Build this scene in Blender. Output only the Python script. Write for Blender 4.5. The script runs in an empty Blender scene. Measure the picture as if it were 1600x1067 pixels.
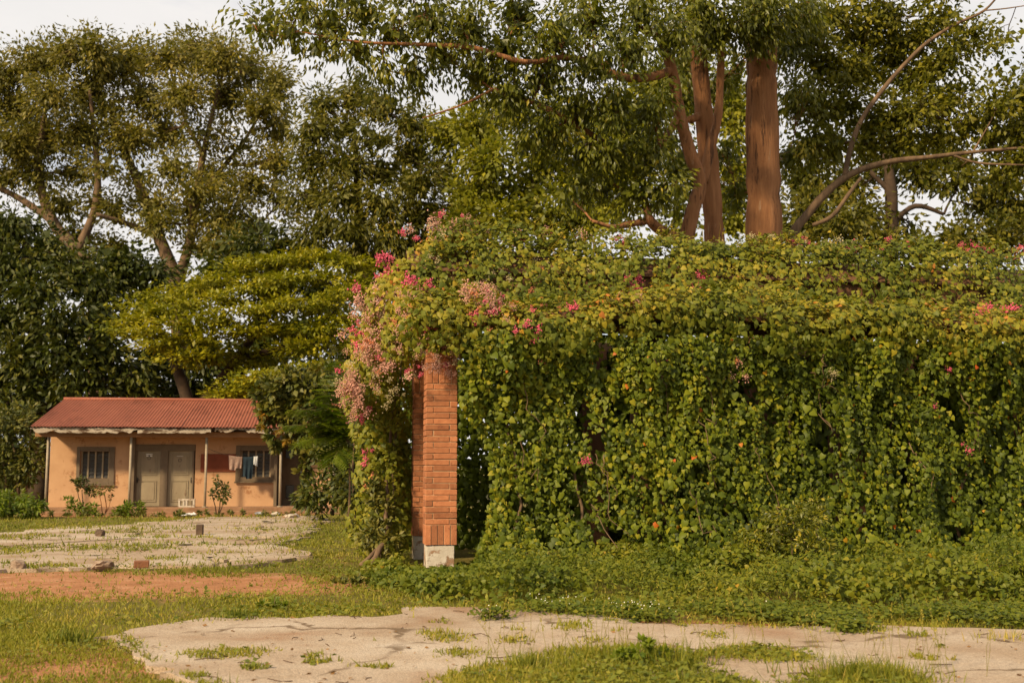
import bpy, bmesh, math, random
import numpy as np
from mathutils import Vector, Matrix

random.seed(7)
rng = np.random.RandomState(11)
scene = bpy.context.scene
COL = scene.collection
R = math.radians

# ------------------------------------------------------------------ camera
EYE = 1.5
FPX = 1778.0                       # focal length in pixels of the 1600 px wide photograph
TILT = math.atan(195.5 / FPX)
cam_d = bpy.data.cameras.new('camera')
cam_d.sensor_width = 36.0
cam_d.lens = 36.0 * FPX / 1600.0
cam_d.clip_start = 0.1
cam_d.clip_end = 3000
cam = bpy.data.objects.new('camera', cam_d)
COL.objects.link(cam)
cam.location = (0, 0, EYE)
cam.rotation_euler = (math.pi / 2 + TILT, 0, 0)
scene.camera = cam
cam_d.dof.use_dof = True
cam_d.dof.focus_distance = 16.6
cam_d.dof.aperture_fstop = 2.2

# ------------------------------------------------------------------ sky, sun, exposure
SUN_EL, SUN_AZ = 33.0, 42.0        # degrees; azimuth measured from behind the camera to the left
world = bpy.data.worlds.new('World')
scene.world = world
world.use_nodes = True
wn, wl = world.node_tree.nodes, world.node_tree.links
wn.clear()
w_out = wn.new('ShaderNodeOutputWorld')
w_bg = wn.new('ShaderNodeBackground')
w_bg.inputs['Strength'].default_value = 0.1
sky = wn.new('ShaderNodeTexSky')
sky.sky_type = 'NISHITA'
sky.sun_disc = False
sky.sun_elevation = R(SUN_EL)
sky.sun_rotation = R(180 + SUN_AZ)
sky.dust_density = 2.0
w_tc = wn.new('ShaderNodeTexCoord')
w_map = wn.new('ShaderNodeMapping')
w_map.inputs['Scale'].default_value = (1.0, 1.0, 2.6)
w_noise = wn.new('ShaderNodeTexNoise')
w_noise.inputs['Scale'].default_value = 2.4
w_noise.inputs['Detail'].default_value = 6
w_noise.inputs['Roughness'].default_value = 0.55
w_r = wn.new('ShaderNodeValToRGB')
w_r.color_ramp.elements[0].position = 0.36
w_r.color_ramp.elements[0].color = (0.35, 0.35, 0.35, 1)
w_r.color_ramp.elements[1].position = 0.50
w_r.color_ramp.elements[1].color = (1, 1, 1, 1)
w_c = wn.new('ShaderNodeValToRGB')
w_c.color_ramp.elements[0].position = 0.3
w_c.color_ramp.elements[0].color = (0.92, 0.87, 0.83, 1)
w_c.color_ramp.elements[1].position = 0.7
w_c.color_ramp.elements[1].color = (0.70, 0.69, 0.68, 1)
w_mul = wn.new('ShaderNodeVectorMath')
w_mul.operation = 'SCALE'
w_mul.inputs[3].default_value = 8.6
w_mix = wn.new('ShaderNodeMix')
w_mix.data_type = 'RGBA'
wl.new(w_tc.outputs['Generated'], w_map.inputs['Vector'])
wl.new(w_map.outputs[0], w_noise.inputs['Vector'])
wl.new(w_noise.outputs['Fac'], w_r.inputs[0])
wl.new(w_noise.outputs['Fac'], w_c.inputs[0])
wl.new(w_c.outputs[0], w_mul.inputs[0])
wl.new(w_r.outputs[0], w_mix.inputs[0])
wl.new(sky.outputs[0], w_mix.inputs[6])
wl.new(w_mul.outputs[0], w_mix.inputs[7])
wl.new(w_mix.outputs[2], w_bg.inputs['Color'])
wl.new(w_bg.outputs[0], w_out.inputs['Surface'])

sun_d = bpy.data.lights.new('sun', 'SUN')
sun_d.energy = 4.5
sun_d.angle = R(5.0)
sun_d.color = (1.0, 0.80, 0.52)
sun = bpy.data.objects.new('sun', sun_d)
COL.objects.link(sun)
to_sun = Vector((-math.sin(R(SUN_AZ)) * math.cos(R(SUN_EL)), -math.cos(R(SUN_AZ)) * math.cos(R(SUN_EL)), math.sin(R(SUN_EL))))
sun.rotation_euler = to_sun.to_track_quat('Z', 'Y').to_euler()
sun.location = (-20, -20, 30)

vs = scene.view_settings
vs.view_transform = 'Standard'
vs.look = 'None'
vs.gamma = 1.0
vs.exposure = 0.40
vs.use_curve_mapping = False
scene.cycles.max_bounces = 6
scene.cycles.transparent_max_bounces = 4
scene.cycles.diffuse_bounces = 3
scene.cycles.use_denoising = True

# ------------------------------------------------------------------ geometry helpers
CT, ST = math.cos(TILT), math.sin(TILT)


def ray(px, py):
    u, v = (px - 800.0) / FPX, (533.5 - py) / FPX
    return np.array([u, CT - v * ST, ST + v * CT])


def P(px, py, d):
    """world point seen at photo pixel (px, py) standing d metres in front of the camera"""
    r = ray(px, py)
    r = r * (d / r[1])
    return np.array([r[0], r[1], r[2] + EYE])


def G(px, py):
    """ground point under a photo pixel"""
    r = ray(px, py)
    k = -EYE / r[2]
    return np.array([r[0] * k, r[1] * k, 0.0])


def to_px(X, Y, Z=0.0):
    z = Z - EYE
    yc = Y * CT + z * ST
    vc = -Y * ST + z * CT
    return 800 + FPX * X / yc, 533.5 - FPX * vc / yc


def _hash(i, j, k, seed):
    n = (i * 374761393 + j * 668265263 + k * 2147483647 + seed * 974634777) & 0xFFFFFFFF
    n = ((n ^ (n >> 13)) * 1274126177) & 0xFFFFFFFF
    return ((n ^ (n >> 16)) & 0xFFFF) / 65535.0


def vnoise(x, y, seed=0):
    x, y = np.asarray(x, float), np.asarray(y, float)
    xi, yi = np.floor(x).astype(np.int64), np.floor(y).astype(np.int64)
    fx, fy = x - xi, y - yi
    fx, fy = fx * fx * (3 - 2 * fx), fy * fy * (3 - 2 * fy)
    a = _hash(xi, yi, 0, seed); b = _hash(xi + 1, yi, 0, seed)
    c = _hash(xi, yi + 1, 0, seed); d = _hash(xi + 1, yi + 1, 0, seed)
    return (a * (1 - fx) + b * fx) * (1 - fy) + (c * (1 - fx) + d * fx) * fy


def fbm(x, y, seed=0, oct=4):
    s, a, t = 0.0, 1.0, 0.0
    for o in range(oct):
        s = s + a * vnoise(np.asarray(x) * 2 ** o + 17.3 * o, np.asarray(y) * 2 ** o + 5.7 * o, seed + o)
        t += a
        a *= 0.5
    return s / t


def sstep(a, b, x):
    t = np.clip((x - a) / (b - a), 0, 1)
    return t * t * (3 - 2 * t)


def unit(v):
    v = np.asarray(v, float)
    return v / (np.linalg.norm(v, axis=-1, keepdims=True) + 1e-9)


class Acc:
    """collects geometry for one mesh"""
    def __init__(self):
        self.V, self.L, self.S, self.A, self.n = [], [], [], [], 0

    def add(self, V, faces, val=0.5):
        V = np.asarray(V, float).reshape(-1, 3)
        for f in faces:
            self.L.append(np.asarray(f, np.int64) + self.n)
            self.S.append(np.array([len(f)]))
        self.V.append(V)
        self.A.append(np.full(len(V), val) if np.isscalar(val) else np.asarray(val, float))
        self.n += len(V)

    def add_np(self, V, loops, size, A):
        self.V.append(V)
        self.L.append(loops.reshape(-1) + self.n)
        self.S.append(np.full(loops.size // size, size))
        self.A.append(A)
        self.n += len(V)

    def box(self, x0, x1, y0, y1, z0, z1, val=0.5, ch=0.0):
        if ch <= 0:
            V = [(x, y, z) for z in (z0, z1) for y in (y0, y1) for x in (x0, x1)]
            F = [(0, 2, 3, 1), (4, 5, 7, 6), (0, 1, 5, 4), (2, 6, 7, 3), (0, 4, 6, 2), (1, 3, 7, 5)]
            self.add(V, F, val)
        else:
            bm = bmesh.new()
            bmesh.ops.create_cube(bm, size=1.0)
            for v in bm.verts:
                v.co = Vector((x0 if v.co.x < 0 else x1, y0 if v.co.y < 0 else y1, z0 if v.co.z < 0 else z1))
            bmesh.ops.bevel(bm, geom=bm.edges[:], offset=ch, segments=1, affect='EDGES')
            bm.verts.index_update()
            self.add([v.co[:] for v in bm.verts], [[v.index for v in f.verts] for f in bm.faces], val)
            bm.free()
        return self

    def tube(self, pts, rad, sides=6, val=0.5, flute=0.0, cap=True, nf=5):
        pts = np.asarray(pts, float)
        n = len(pts)
        rad = np.full(n, rad) if np.isscalar(rad) else np.asarray(rad, float)
        tan = unit(np.gradient(pts, axis=0))
        ref = np.array([1.0, 0.2, 0.1])
        if abs(unit(tan[0]) @ unit(ref)) > 0.9:
            ref = np.array([0.1, 1.0, 0.2])
        side = unit(np.cross(tan[0], ref))
        rings = []
        ang = np.linspace(0, 2 * np.pi, sides, endpoint=False)
        for i in range(n):
            side = unit(side - tan[i] * (side @ tan[i]))
            up = np.cross(tan[i], side)
            rr = rad[i] * (1 + flute * np.sin(ang * nf + 0.4 * i) + flute * 0.6 * np.sin(ang * (nf - 2) + 1.0))
            rings.append(pts[i] + rr[:, None] * (np.cos(ang)[:, None] * side + np.sin(ang)[:, None] * up))
        V = np.concatenate(rings)
        i, j = np.meshgrid(np.arange(n - 1), np.arange(sides), indexing='ij')
        i, j = i.ravel(), j.ravel()
        k = (j + 1) % sides
        F = np.stack([i * sides + j, i * sides + k, (i + 1) * sides + k, (i + 1) * sides + j], 1)
        self.add_np(V, F, 4, np.full(len(V), val))
        if cap:
            base = self.n - len(V)
            self.L.append(np.arange(sides)[::-1] + base); self.S.append(np.array([sides]))
            self.L.append(np.arange(sides) + base + (n - 1) * sides); self.S.append(np.array([sides]))
        return self

    def mesh(self, name, mat, flat=False):
        me = bpy.data.meshes.new(name)
        V = np.concatenate(self.V); L = np.concatenate(self.L); S = np.concatenate(self.S); A = np.concatenate(self.A)
        me.vertices.add(len(V)); me.loops.add(len(L)); me.polygons.add(len(S))
        me.vertices.foreach_set('co', V.astype(np.float32).ravel())
        me.loops.foreach_set('vertex_index', L.astype(np.int32))
        st = np.concatenate([[0], np.cumsum(S)[:-1]]).astype(np.int32)
        me.polygons.foreach_set('loop_start', st)
        at = me.attributes.new('v', 'FLOAT', 'POINT')
        at.data.foreach_set('value', A.astype(np.float32))
        me.update(calc_edges=True)
        if flat:
            me.shade_flat()
        if mat:
            me.materials.append(mat)
        return me

    def build(self, name, mat, parent=None, flat=False, kind=None):
        return link(name, self.mesh(name, mat, flat), parent, kind)


def link(name, me, parent=None, kind=None):
    o = bpy.data.objects.new(name, me)
    COL.objects.link(o)
    if parent is not None:
        o.parent = parent
    if kind:
        o['kind'] = kind
    return o


def thing(name, label, cat, loc=(0, 0, 0), rz=0.0, group=None):
    o = bpy.data.objects.new(name, None)
    COL.objects.link(o)
    o.location = loc
    o.rotation_euler = (0, 0, rz)
    o.empty_display_size = 0.2
    return tag(o, label, cat, group)


def tag(o, label, cat, group=None):
    o['label'] = label
    o['category'] = cat
    if group:
        o['group'] = group
    return o


# leaf templates: base at 0, tip at y = 1, width along x, normal z; triangles
def heart():
    V = np.array([[0, 0.10, 0.0], [-0.22, 0.0, -0.02], [-0.43, 0.16, -0.05], [-0.40, 0.42, -0.07], [-0.20, 0.74, -0.07], [0, 1.0, -0.12],
                  [0.20, 0.74, -0.07], [0.40, 0.42, -0.07], [0.43, 0.16, -0.05], [0.22, 0.0, -0.02], [0, 0.5, 0.05]])
    F = np.array([[10, i, (i + 1)] for i in range(0, 9)] + [[10, 9, 0]])[:, ::-1]
    return V, F


def heart_lo():
    V = np.array([[0, 0.10, 0.0], [-0.36, 0.04, -0.04], [-0.40, 0.40, -0.07], [0, 1.0, -0.12], [0.40, 0.40, -0.07], [0.36, 0.04, -0.04], [0, 0.42, 0.05]])
    F = np.array([[6, i, (i + 1)] for i in range(0, 5)] + [[6, 5, 0]])[:, ::-1]
    return V, F


def lance(w=0.18, curl=0.12):
    V = np.array([[0, 0, 0], [-w, 0.42, -0.03], [0, 0.45, 0.05], [w, 0.42, -0.03], [0, 1, -curl]])
    F = np.array([[0, 2, 1], [1, 2, 4], [0, 3, 2], [2, 3, 4]])
    return V, F


def diamond(w=0.2):
    V = np.array([[0, 0, 0], [-w, 0.45, 0.03], [w, 0.45, 0.03], [0, 1, -0.06]])
    F = np.array([[0, 3, 1], [0, 2, 3]])
    return V, F


def blade():
    V = np.array([[-0.5, 0, 0], [0.5, 0, 0], [0.32, 0.55, 0.08], [-0.32, 0.55, 0.08], [0, 1, 0.30]])
    F = np.array([[0, 1, 2], [0, 2, 3], [3, 2, 4]])
    return V, F


def pinnate(nl=7, ll=0.22, w=0.07):
    Vs, Fs = [], []
    n = 0
    for i in range(nl):
        y = 0.08 + 0.9 * i / (nl - 1)
        s = ll * (1 - 0.55 * abs(i / (nl - 1) - 0.35))
        for sd in (-1, 1):
            a = np.array([0, y, -0.25 * y * y])
            tip = a + np.array([sd * s, s * 0.35, -0.03])
            m = (a + tip) / 2
            dv = np.array([0, w * 0.5, 0.0])
            Vs += [a, m - dv, tip, m + dv]
            Fs += [[n, n + 1, n + 2], [n, n + 2, n + 3]] if sd > 0 else [[n, n + 2, n + 1], [n, n + 3, n + 2]]
            n += 4
    return np.array(Vs), np.array(Fs)


def leaves(acc, tpl, pos, axis, nrm, size, val, wscale=1.0):
    V, F = tpl
    N = len(pos)
    if N == 0:
        return
    Y = unit(axis)
    X = unit(np.cross(Y, nrm))
    Z = np.cross(X, Y)
    size = np.broadcast_to(np.asarray(size, float), (N,))
    ws = np.broadcast_to(np.asarray(wscale, float), (N,))
    W = (V[None, :, 0, None] * X[:, None, :] * ws[:, None, None] + V[None, :, 1, None] * Y[:, None, :] + V[None, :, 2, None] * Z[:, None, :]) * size[:, None, None] + pos[:, None, :]
    k = len(V)
    loops = (F[None] + (np.arange(N) * k)[:, None, None]).reshape(-1)
    acc.add_np(W.reshape(-1, 3), loops, 3, np.repeat(np.broadcast_to(np.asarray(val, float), (N,)), k))


def rnd_unit(n):
    return unit(rng.normal(size=(n, 3)))


def bend(a, b, n=5, amp=0.12, up=0.0):
    """a wavering path from a to b"""
    a, b = np.asarray(a, float), np.asarray(b, float)
    t = np.linspace(0, 1, n)[:, None]
    L = np.linalg.norm(b - a)
    off = rng.normal(size=3) * amp * L + np.array([0, 0, up * L])
    off2 = rng.normal(size=3) * amp * 0.5 * L
    return a + (b - a) * t + off * (np.sin(np.pi * t)) * 0.6 + off2 * np.sin(2 * np.pi * t) * 0.5


# ------------------------------------------------------------------ materials
def new_mat(name):
    m = bpy.data.materials.new(name)
    m.use_nodes = True
    nt = m.node_tree
    for n in list(nt.nodes):
        nt.nodes.remove(n)
    return m, nt.nodes, nt.links


def ramp(nodes, stops):
    r = nodes.new('ShaderNodeValToRGB')
    cr = r.color_ramp
    while len(cr.elements) > 1:
        cr.elements.remove(cr.elements[-1])
    cr.elements[0].position = stops[0][0]
    cr.elements[0].color = (*stops[0][1], 1)
    for p, c in stops[1:]:
        e = cr.elements.new(p)
        e.color = (*c, 1)
    return r


LEAF_GAIN = {'vine_leaf': (1.66, 1.40, 0.6), 'vine_top_leaf': (1.62, 1.45, 0.8), 'cover_leaf': (1.55, 1.28, 0.75), 'dark_leaf': (2.0, 1.7, 0.8), 'grass_blade': (1.42, 1.38, 0.85), 'tier_leaf': (1.9, 1.75, 0.8), 'fern_leaf': (1.35, 1.3, 0.8), 'olive_leaf': (1.85, 1.9, 1.2), 'big_tree_leaf': (2.3, 2.0, 0.8), 'right_tree_leaf': (2.05, 1.85, 0.8), 'lime_leaf': (1.9, 1.8, 0.8), 'mid_leaf': (2.0, 1.85, 0.8)}


def leaf_mat(name, stops, trans=0.3, rough=0.5, spec=0.3, tint=(1.2, 1.25, 0.55)):
    m, N, L = new_mat(name)
    out = N.new('ShaderNodeOutputMaterial')
    at = N.new('ShaderNodeAttribute'); at.attribute_name = 'v'
    g_ = LEAF_GAIN.get(name, (1.5, 1.28, 0.9))
    rp = ramp(N, [(p_, tuple(min(0.5, c_ * k_) for c_, k_ in zip(cc, g_))) for p_, cc in stops])
    L.new(at.outputs['Fac'], rp.inputs[0])
    pb = N.new('ShaderNodeBsdfPrincipled')
    pb.inputs['Roughness'].default_value = rough
    pb.inputs['Specular IOR Level'].default_value = spec
    L.new(rp.outputs[0], pb.inputs['Base Color'])
    tr = N.new('ShaderNodeBsdfTranslucent')
    mu = N.new('ShaderNodeMix'); mu.data_type = 'RGBA'; mu.blend_type = 'MULTIPLY'
    mu.inputs[0].default_value = 1.0
    mu.inputs[7].default_value = (*tint, 1)
    L.new(rp.outputs[0], mu.inputs[6])
    L.new(mu.outputs[2], tr.inputs['Color'])
    ms = N.new('ShaderNodeMixShader'); ms.inputs[0].default_value = trans
    L.new(pb.outputs[0], ms.inputs[1]); L.new(tr.outputs[0], ms.inputs[2])
    L.new(ms.outputs[0], out.inputs['Surface'])
    return m


def rough_mat(name, c1, c2, scale=6.0, rough=0.85, bump=0.2, bscale=40.0, spots=None, stretch=(1, 1, 1), rand=0.0, coords='Object', spec=0.3, streak=None):
    """two-tone weathered surface; spots = (colour, scale, threshold); rand = brightness spread between objects"""
    m, N, L = new_mat(name)
    out = N.new('ShaderNodeOutputMaterial')
    pb = N.new('ShaderNodeBsdfPrincipled')
    pb.inputs['Roughness'].default_value = rough
    pb.inputs['Specular IOR Level'].default_value = spec
    tc = N.new('ShaderNodeTexCoord')
    mp = N.new('ShaderNodeMapping'); mp.inputs['Scale'].default_value = stretch
    L.new(tc.outputs[coords], mp.inputs['Vector'])
    vec = mp.outputs[0]
    oi = N.new('ShaderNodeObjectInfo')
    if rand:
        ad = N.new('ShaderNodeVectorMath'); ad.operation = 'ADD'
        sc = N.new('ShaderNodeVectorMath'); sc.operation = 'SCALE'; sc.inputs[3].default_value = 37.0
        cb = N.new('ShaderNodeCombineXYZ')
        L.new(oi.outputs['Random'], cb.inputs[0]); L.new(oi.outputs['Random'], cb.inputs[1])
        L.new(cb.outputs[0], sc.inputs[0]); L.new(vec, ad.inputs[0]); L.new(sc.outputs[0], ad.inputs[1])
        vec = ad.outputs[0]
    n1 = N.new('ShaderNodeTexNoise'); n1.inputs['Scale'].default_value = scale; n1.inputs['Detail'].default_value = 6; n1.inputs['Roughness'].default_value = 0.65
    L.new(vec, n1.inputs['Vector'])
    rp = ramp(N, [(0.32, c1), (0.68, c2)])
    L.new(n1.outputs['Fac'], rp.inputs[0])
    col = rp.outputs[0]
    for sp in (spots or []):
        n2 = N.new('ShaderNodeTexNoise'); n2.inputs['Scale'].default_value = sp[1]; n2.inputs['Detail'].default_value = 8; n2.inputs['Roughness'].default_value = 0.7
        L.new(vec, n2.inputs['Vector'])
        r2 = ramp(N, [(sp[2] - 0.03, (0, 0, 0)), (sp[2] + 0.04, (1, 1, 1))])
        L.new(n2.outputs['Fac'], r2.inputs[0])
        mx = N.new('ShaderNodeMix'); mx.data_type = 'RGBA'
        L.new(r2.outputs[0], mx.inputs[0]); L.new(col, mx.inputs[6]); mx.inputs[7].default_value = (*sp[0], 1)
        col = mx.outputs[2]
    if rand:
        hs = N.new('ShaderNodeHueSaturation')
        mr = N.new('ShaderNodeMapRange'); mr.inputs[3].default_value = 1 - rand; mr.inputs[4].default_value = 1 + rand
        L.new(oi.outputs['Random'], mr.inputs[0]); L.new(mr.outputs[0], hs.inputs['Value']); L.new(col, hs.inputs['Color'])
        col = hs.outputs[0]
    L.new(col, pb.inputs['Base Color'])
    nb = N.new('ShaderNodeTexNoise'); nb.inputs['Scale'].default_value = bscale; nb.inputs['Detail'].default_value = 4
    L.new(vec, nb.inputs['Vector'])
    bp = N.new('ShaderNodeBump'); bp.inputs['Strength'].default_value = bump; bp.inputs['Distance'].default_value = 0.02
    L.new(nb.outputs['Fac'], bp.inputs['Height']); L.new(bp.outputs[0], pb.inputs['Normal'])
    L.new(pb.outputs[0], out.inputs['Surface'])
    return m


M = {}
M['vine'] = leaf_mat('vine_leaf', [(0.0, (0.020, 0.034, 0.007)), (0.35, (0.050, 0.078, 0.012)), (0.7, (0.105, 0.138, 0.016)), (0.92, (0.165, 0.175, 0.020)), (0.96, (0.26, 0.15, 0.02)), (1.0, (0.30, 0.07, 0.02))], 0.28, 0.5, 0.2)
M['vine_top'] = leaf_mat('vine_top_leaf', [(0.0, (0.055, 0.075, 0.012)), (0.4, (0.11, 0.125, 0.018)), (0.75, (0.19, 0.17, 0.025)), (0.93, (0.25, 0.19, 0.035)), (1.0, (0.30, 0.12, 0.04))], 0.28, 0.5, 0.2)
M['cover'] = leaf_mat('cover_leaf', [(0.0, (0.045, 0.075, 0.010)), (0.5, (0.095, 0.125, 0.016)), (0.9, (0.16, 0.165, 0.02)), (1.0, (0.24, 0.17, 0.03))], 0.28, 0.5, 0.2)
M['olive'] = leaf_mat('olive_leaf', [(0.0, (0.045, 0.045, 0.010)), (0.5, (0.095, 0.080, 0.018)), (1.0, (0.17, 0.125, 0.030))], 0.34)
M['dark'] = leaf_mat('dark_leaf', [(0.0, (0.012, 0.020, 0.004)), (0.6, (0.030, 0.042, 0.007)), (1.0, (0.065, 0.070, 0.012))], 0.2)
M['tier'] = leaf_mat('tier_leaf', [(0.0, (0.060, 0.075, 0.006)), (0.5, (0.125, 0.130, 0.010)), (1.0, (0.21, 0.185, 0.016))], 0.3)
M['mid'] = leaf_mat('mid_leaf', [(0.0, (0.028, 0.034, 0.008)), (0.5, (0.065, 0.066, 0.013)), (1.0, (0.12, 0.10, 0.022))], 0.32)
M['big'] = leaf_mat('big_tree_leaf', [(0.0, (0.026, 0.036, 0.008)), (0.5, (0.058, 0.070, 0.013)), (0.9, (0.11, 0.115, 0.020)), (1.0, (0.17, 0.15, 0.03))], 0.35, 0.4, 0.35)
M['lime'] = leaf_mat('lime_leaf', [(0.0, (0.050, 0.060, 0.008)), (0.5, (0.105, 0.110, 0.014)), (1.0, (0.18, 0.165, 0.02))], 0.4)
M['right'] = leaf_mat('right_tree_leaf', [(0.0, (0.035, 0.045, 0.008)), (0.5, (0.080, 0.085, 0.014)), (1.0, (0.14, 0.13, 0.022))], 0.38)
M['shrub'] = leaf_mat('shrub_leaf', [(0.0, (0.020, 0.034, 0.006)), (0.5, (0.06, 0.075, 0.014)), (1.0, (0.12, 0.12, 0.025))], 0.25)
M['fern'] = leaf_mat('fern_leaf', [(0.0, (0.05, 0.085, 0.010)), (1.0, (0.14, 0.17, 0.015))], 0.35)
M['grass'] = leaf_mat('grass_blade', [(0.0, (0.070, 0.090, 0.012)), (0.5, (0.14, 0.145, 0.018)), (0.85, (0.22, 0.19, 0.035)), (1.0, (0.34, 0.25, 0.08))], 0.3, 0.6)
M['croton'] = leaf_mat('orange_leaf', [(0.0, (0.07, 0.07, 0.01)), (0.6, (0.15, 0.10, 0.012)), (1.0, (0.24, 0.11, 0.012))], 0.3)
M['deadleaf'] = leaf_mat('dead_leaf', [(0.0, (0.05, 0.028, 0.015)), (1.0, (0.20, 0.12, 0.05))], 0.1, 0.8)
M['bark_red'] = rough_mat('reddish_bark', (0.20, 0.082, 0.032), (0.34, 0.155, 0.064), 2.6, 0.95, 1.0, 9, [((0.085, 0.038, 0.018), 2.0, 0.56), ((0.33, 0.20, 0.11), 3.2, 0.64)], (3, 3, 0.35))
M['bark'] = rough_mat('brown_bark', (0.075, 0.045, 0.025), (0.21, 0.13, 0.07), 3, 0.9, 0.5, 12, None, (2, 2, 0.6))
M['bark_pale'] = rough_mat('pale_bark', (0.16, 0.09, 0.05), (0.30, 0.18, 0.10), 3, 0.9, 0.4, 12, None, (2, 2, 0.6))
M['bark_dark'] = rough_mat('dark_bark', (0.03, 0.018, 0.010), (0.075, 0.045, 0.024), 3, 0.9, 0.4, 12)
M['brick'] = rough_mat('fired_brick', (0.31, 0.108, 0.043), (0.43, 0.168, 0.070), 9, 0.9, 0.35, 60, [((0.60, 0.30, 0.14), 22, 0.68), ((0.17, 0.055, 0.028), 11, 0.64)], (1, 1, 1), 0.24)
M['mortar'] = rough_mat('mortar', (0.36, 0.20, 0.10), (0.50, 0.32, 0.18), 20, 0.95, 0.5, 80)
M['concrete'] = rough_mat('bare_concrete', (0.44, 0.37, 0.28), (0.60, 0.53, 0.43), 6, 0.9, 0.5, 50, [((0.20, 0.13, 0.08), 5, 0.55), ((0.30, 0.17, 0.09), 2.5, 0.55)])
M['plaster'] = rough_mat('orange_plaster', (0.45, 0.252, 0.128), (0.54, 0.32, 0.17), 1.6, 0.9, 0.15, 30, [((0.32, 0.155, 0.07), 2.6, 0.60), ((0.52, 0.35, 0.21), 3.7, 0.66), ((0.25, 0.13, 0.065), 1.1, 0.66)])
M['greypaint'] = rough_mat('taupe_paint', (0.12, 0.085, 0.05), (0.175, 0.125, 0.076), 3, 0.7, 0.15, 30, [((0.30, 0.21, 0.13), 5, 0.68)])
M['doorpaint'] = rough_mat('door_paint', (0.23, 0.175, 0.105), (0.31, 0.245, 0.15), 2.5, 0.6, 0.15, 24, [((0.16, 0.085, 0.045), 4.0, 0.65)], (1, 1, 0.5))
M['post'] = rough_mat('painted_pipe', (0.26, 0.205, 0.135), (0.36, 0.29, 0.20), 5, 0.6, 0.1, 30, [((0.22, 0.11, 0.05), 7, 0.68)])
M['roof'] = rough_mat('red_roof_iron', (0.225, 0.066, 0.035), (0.30, 0.096, 0.052), 1.3, 0.65, 0.08, 30, [((0.19, 0.055, 0.028), 1.1, 0.58), ((0.42, 0.22, 0.13), 3.2, 0.69), ((0.13, 0.05, 0.028), 4.5, 0.62)], (1, 0.6, 1), 0.05)
M['fascia'] = rough_mat('peeling_fascia', (0.30, 0.23, 0.16), (0.46, 0.39, 0.30), 3, 0.85, 0.4, 30, [((0.09, 0.05, 0.028), 4.0, 0.52)], (0.7, 1, 2.5))
M['beam'] = rough_mat('brown_beam', (0.25, 0.12, 0.052), (0.32, 0.16, 0.07), 2, 0.8, 0.2, 30, [((0.22, 0.10, 0.04), 3, 0.62)])
M['glass'] = rough_mat('dark_glass', (0.018, 0.016, 0.013), (0.035, 0.030, 0.024), 2, 0.15, 0.0, 5, spec=0.5)
M['louvre'] = rough_mat('louvre_glass', (0.050, 0.045, 0.035), (0.09, 0.08, 0.06), 3, 0.25, 0.02, 8, spec=0.5)
M['notice'] = rough_mat('red_board', (0.17, 0.045, 0.018), (0.25, 0.065, 0.028), 3, 0.8, 0.1, 20)
M['paper'] = rough_mat('paper', (0.72, 0.69, 0.62), (0.80, 0.77, 0.70), 8, 0.9, 0.0, 20)
M['ink'] = rough_mat('ink', (0.05, 0.045, 0.04), (0.08, 0.07, 0.06), 8, 0.8, 0.0, 20)
M['iron'] = rough_mat('dark_iron', (0.03, 0.025, 0.02), (0.07, 0.05, 0.035), 10, 0.6, 0.1, 20)
M['cloth_pink'] = rough_mat('pink_print_cloth', (0.22, 0.13, 0.095), (0.36, 0.245, 0.185), 14, 0.95, 0.2, 60, [((0.22, 0.10, 0.08), 18, 0.6)])
M['cloth_blue'] = rough_mat('dark_blue_cloth', (0.012, 0.022, 0.03), (0.022, 0.038, 0.05), 6, 0.95, 0.2, 60)
M['cloth_white'] = rough_mat('pale_cloth', (0.50, 0.50, 0.50), (0.62, 0.62, 0.6), 6, 0.95, 0.2, 60)
M['stone'] = rough_mat('field_stone', (0.16, 0.10, 0.065), (0.36, 0.27, 0.19), 5, 0.95, 0.6, 14, [((0.50, 0.43, 0.34), 4, 0.66)])
M['dstone'] = rough_mat('dark_stone', (0.07, 0.045, 0.03), (0.14, 0.09, 0.055), 5, 0.95, 0.6, 14)
M['oldbrick'] = rough_mat('old_brick', (0.16, 0.07, 0.035), (0.26, 0.11, 0.05), 7, 0.95, 0.5, 30)
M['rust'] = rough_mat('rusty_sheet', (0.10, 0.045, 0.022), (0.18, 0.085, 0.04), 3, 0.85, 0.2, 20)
M['petal_pink'] = rough_mat('pink_petal', (0.52, 0.055, 0.11), (0.62, 0.13, 0.17), 30, 0.7, 0.0, 20, None, (1, 1, 1), 0.15)
M['petal_dusty'] = rough_mat('dusty_pink_petal', (0.50, 0.24, 0.175), (0.60, 0.34, 0.245), 30, 0.8, 0.0, 20, None, (1, 1, 1), 0.15)
M['petal_pale'] = rough_mat('pale_petal', (0.44, 0.36, 0.17), (0.54, 0.44, 0.24), 30, 0.8, 0.0, 20, None, (1, 1, 1), 0.12)
M['petal_orange'] = rough_mat('orange_petal', (0.46, 0.14, 0.06), (0.52, 0.20, 0.09), 30, 0.8, 0.0, 20, None, (1, 1, 1), 0.12)
M['white_flower'] = rough_mat('white_flower', (0.65, 0.62, 0.5), (0.75, 0.72, 0.6), 30, 0.8, 0.0, 20)
M['plastic'] = rough_mat('white_plastic', (0.55, 0.52, 0.47), (0.68, 0.65, 0.6), 4, 0.5, 0.0, 20)
M['dirtplinth'] = rough_mat('earth_stained_step', (0.21, 0.11, 0.055), (0.31, 0.175, 0.095), 3, 0.95, 0.4, 30)


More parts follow.
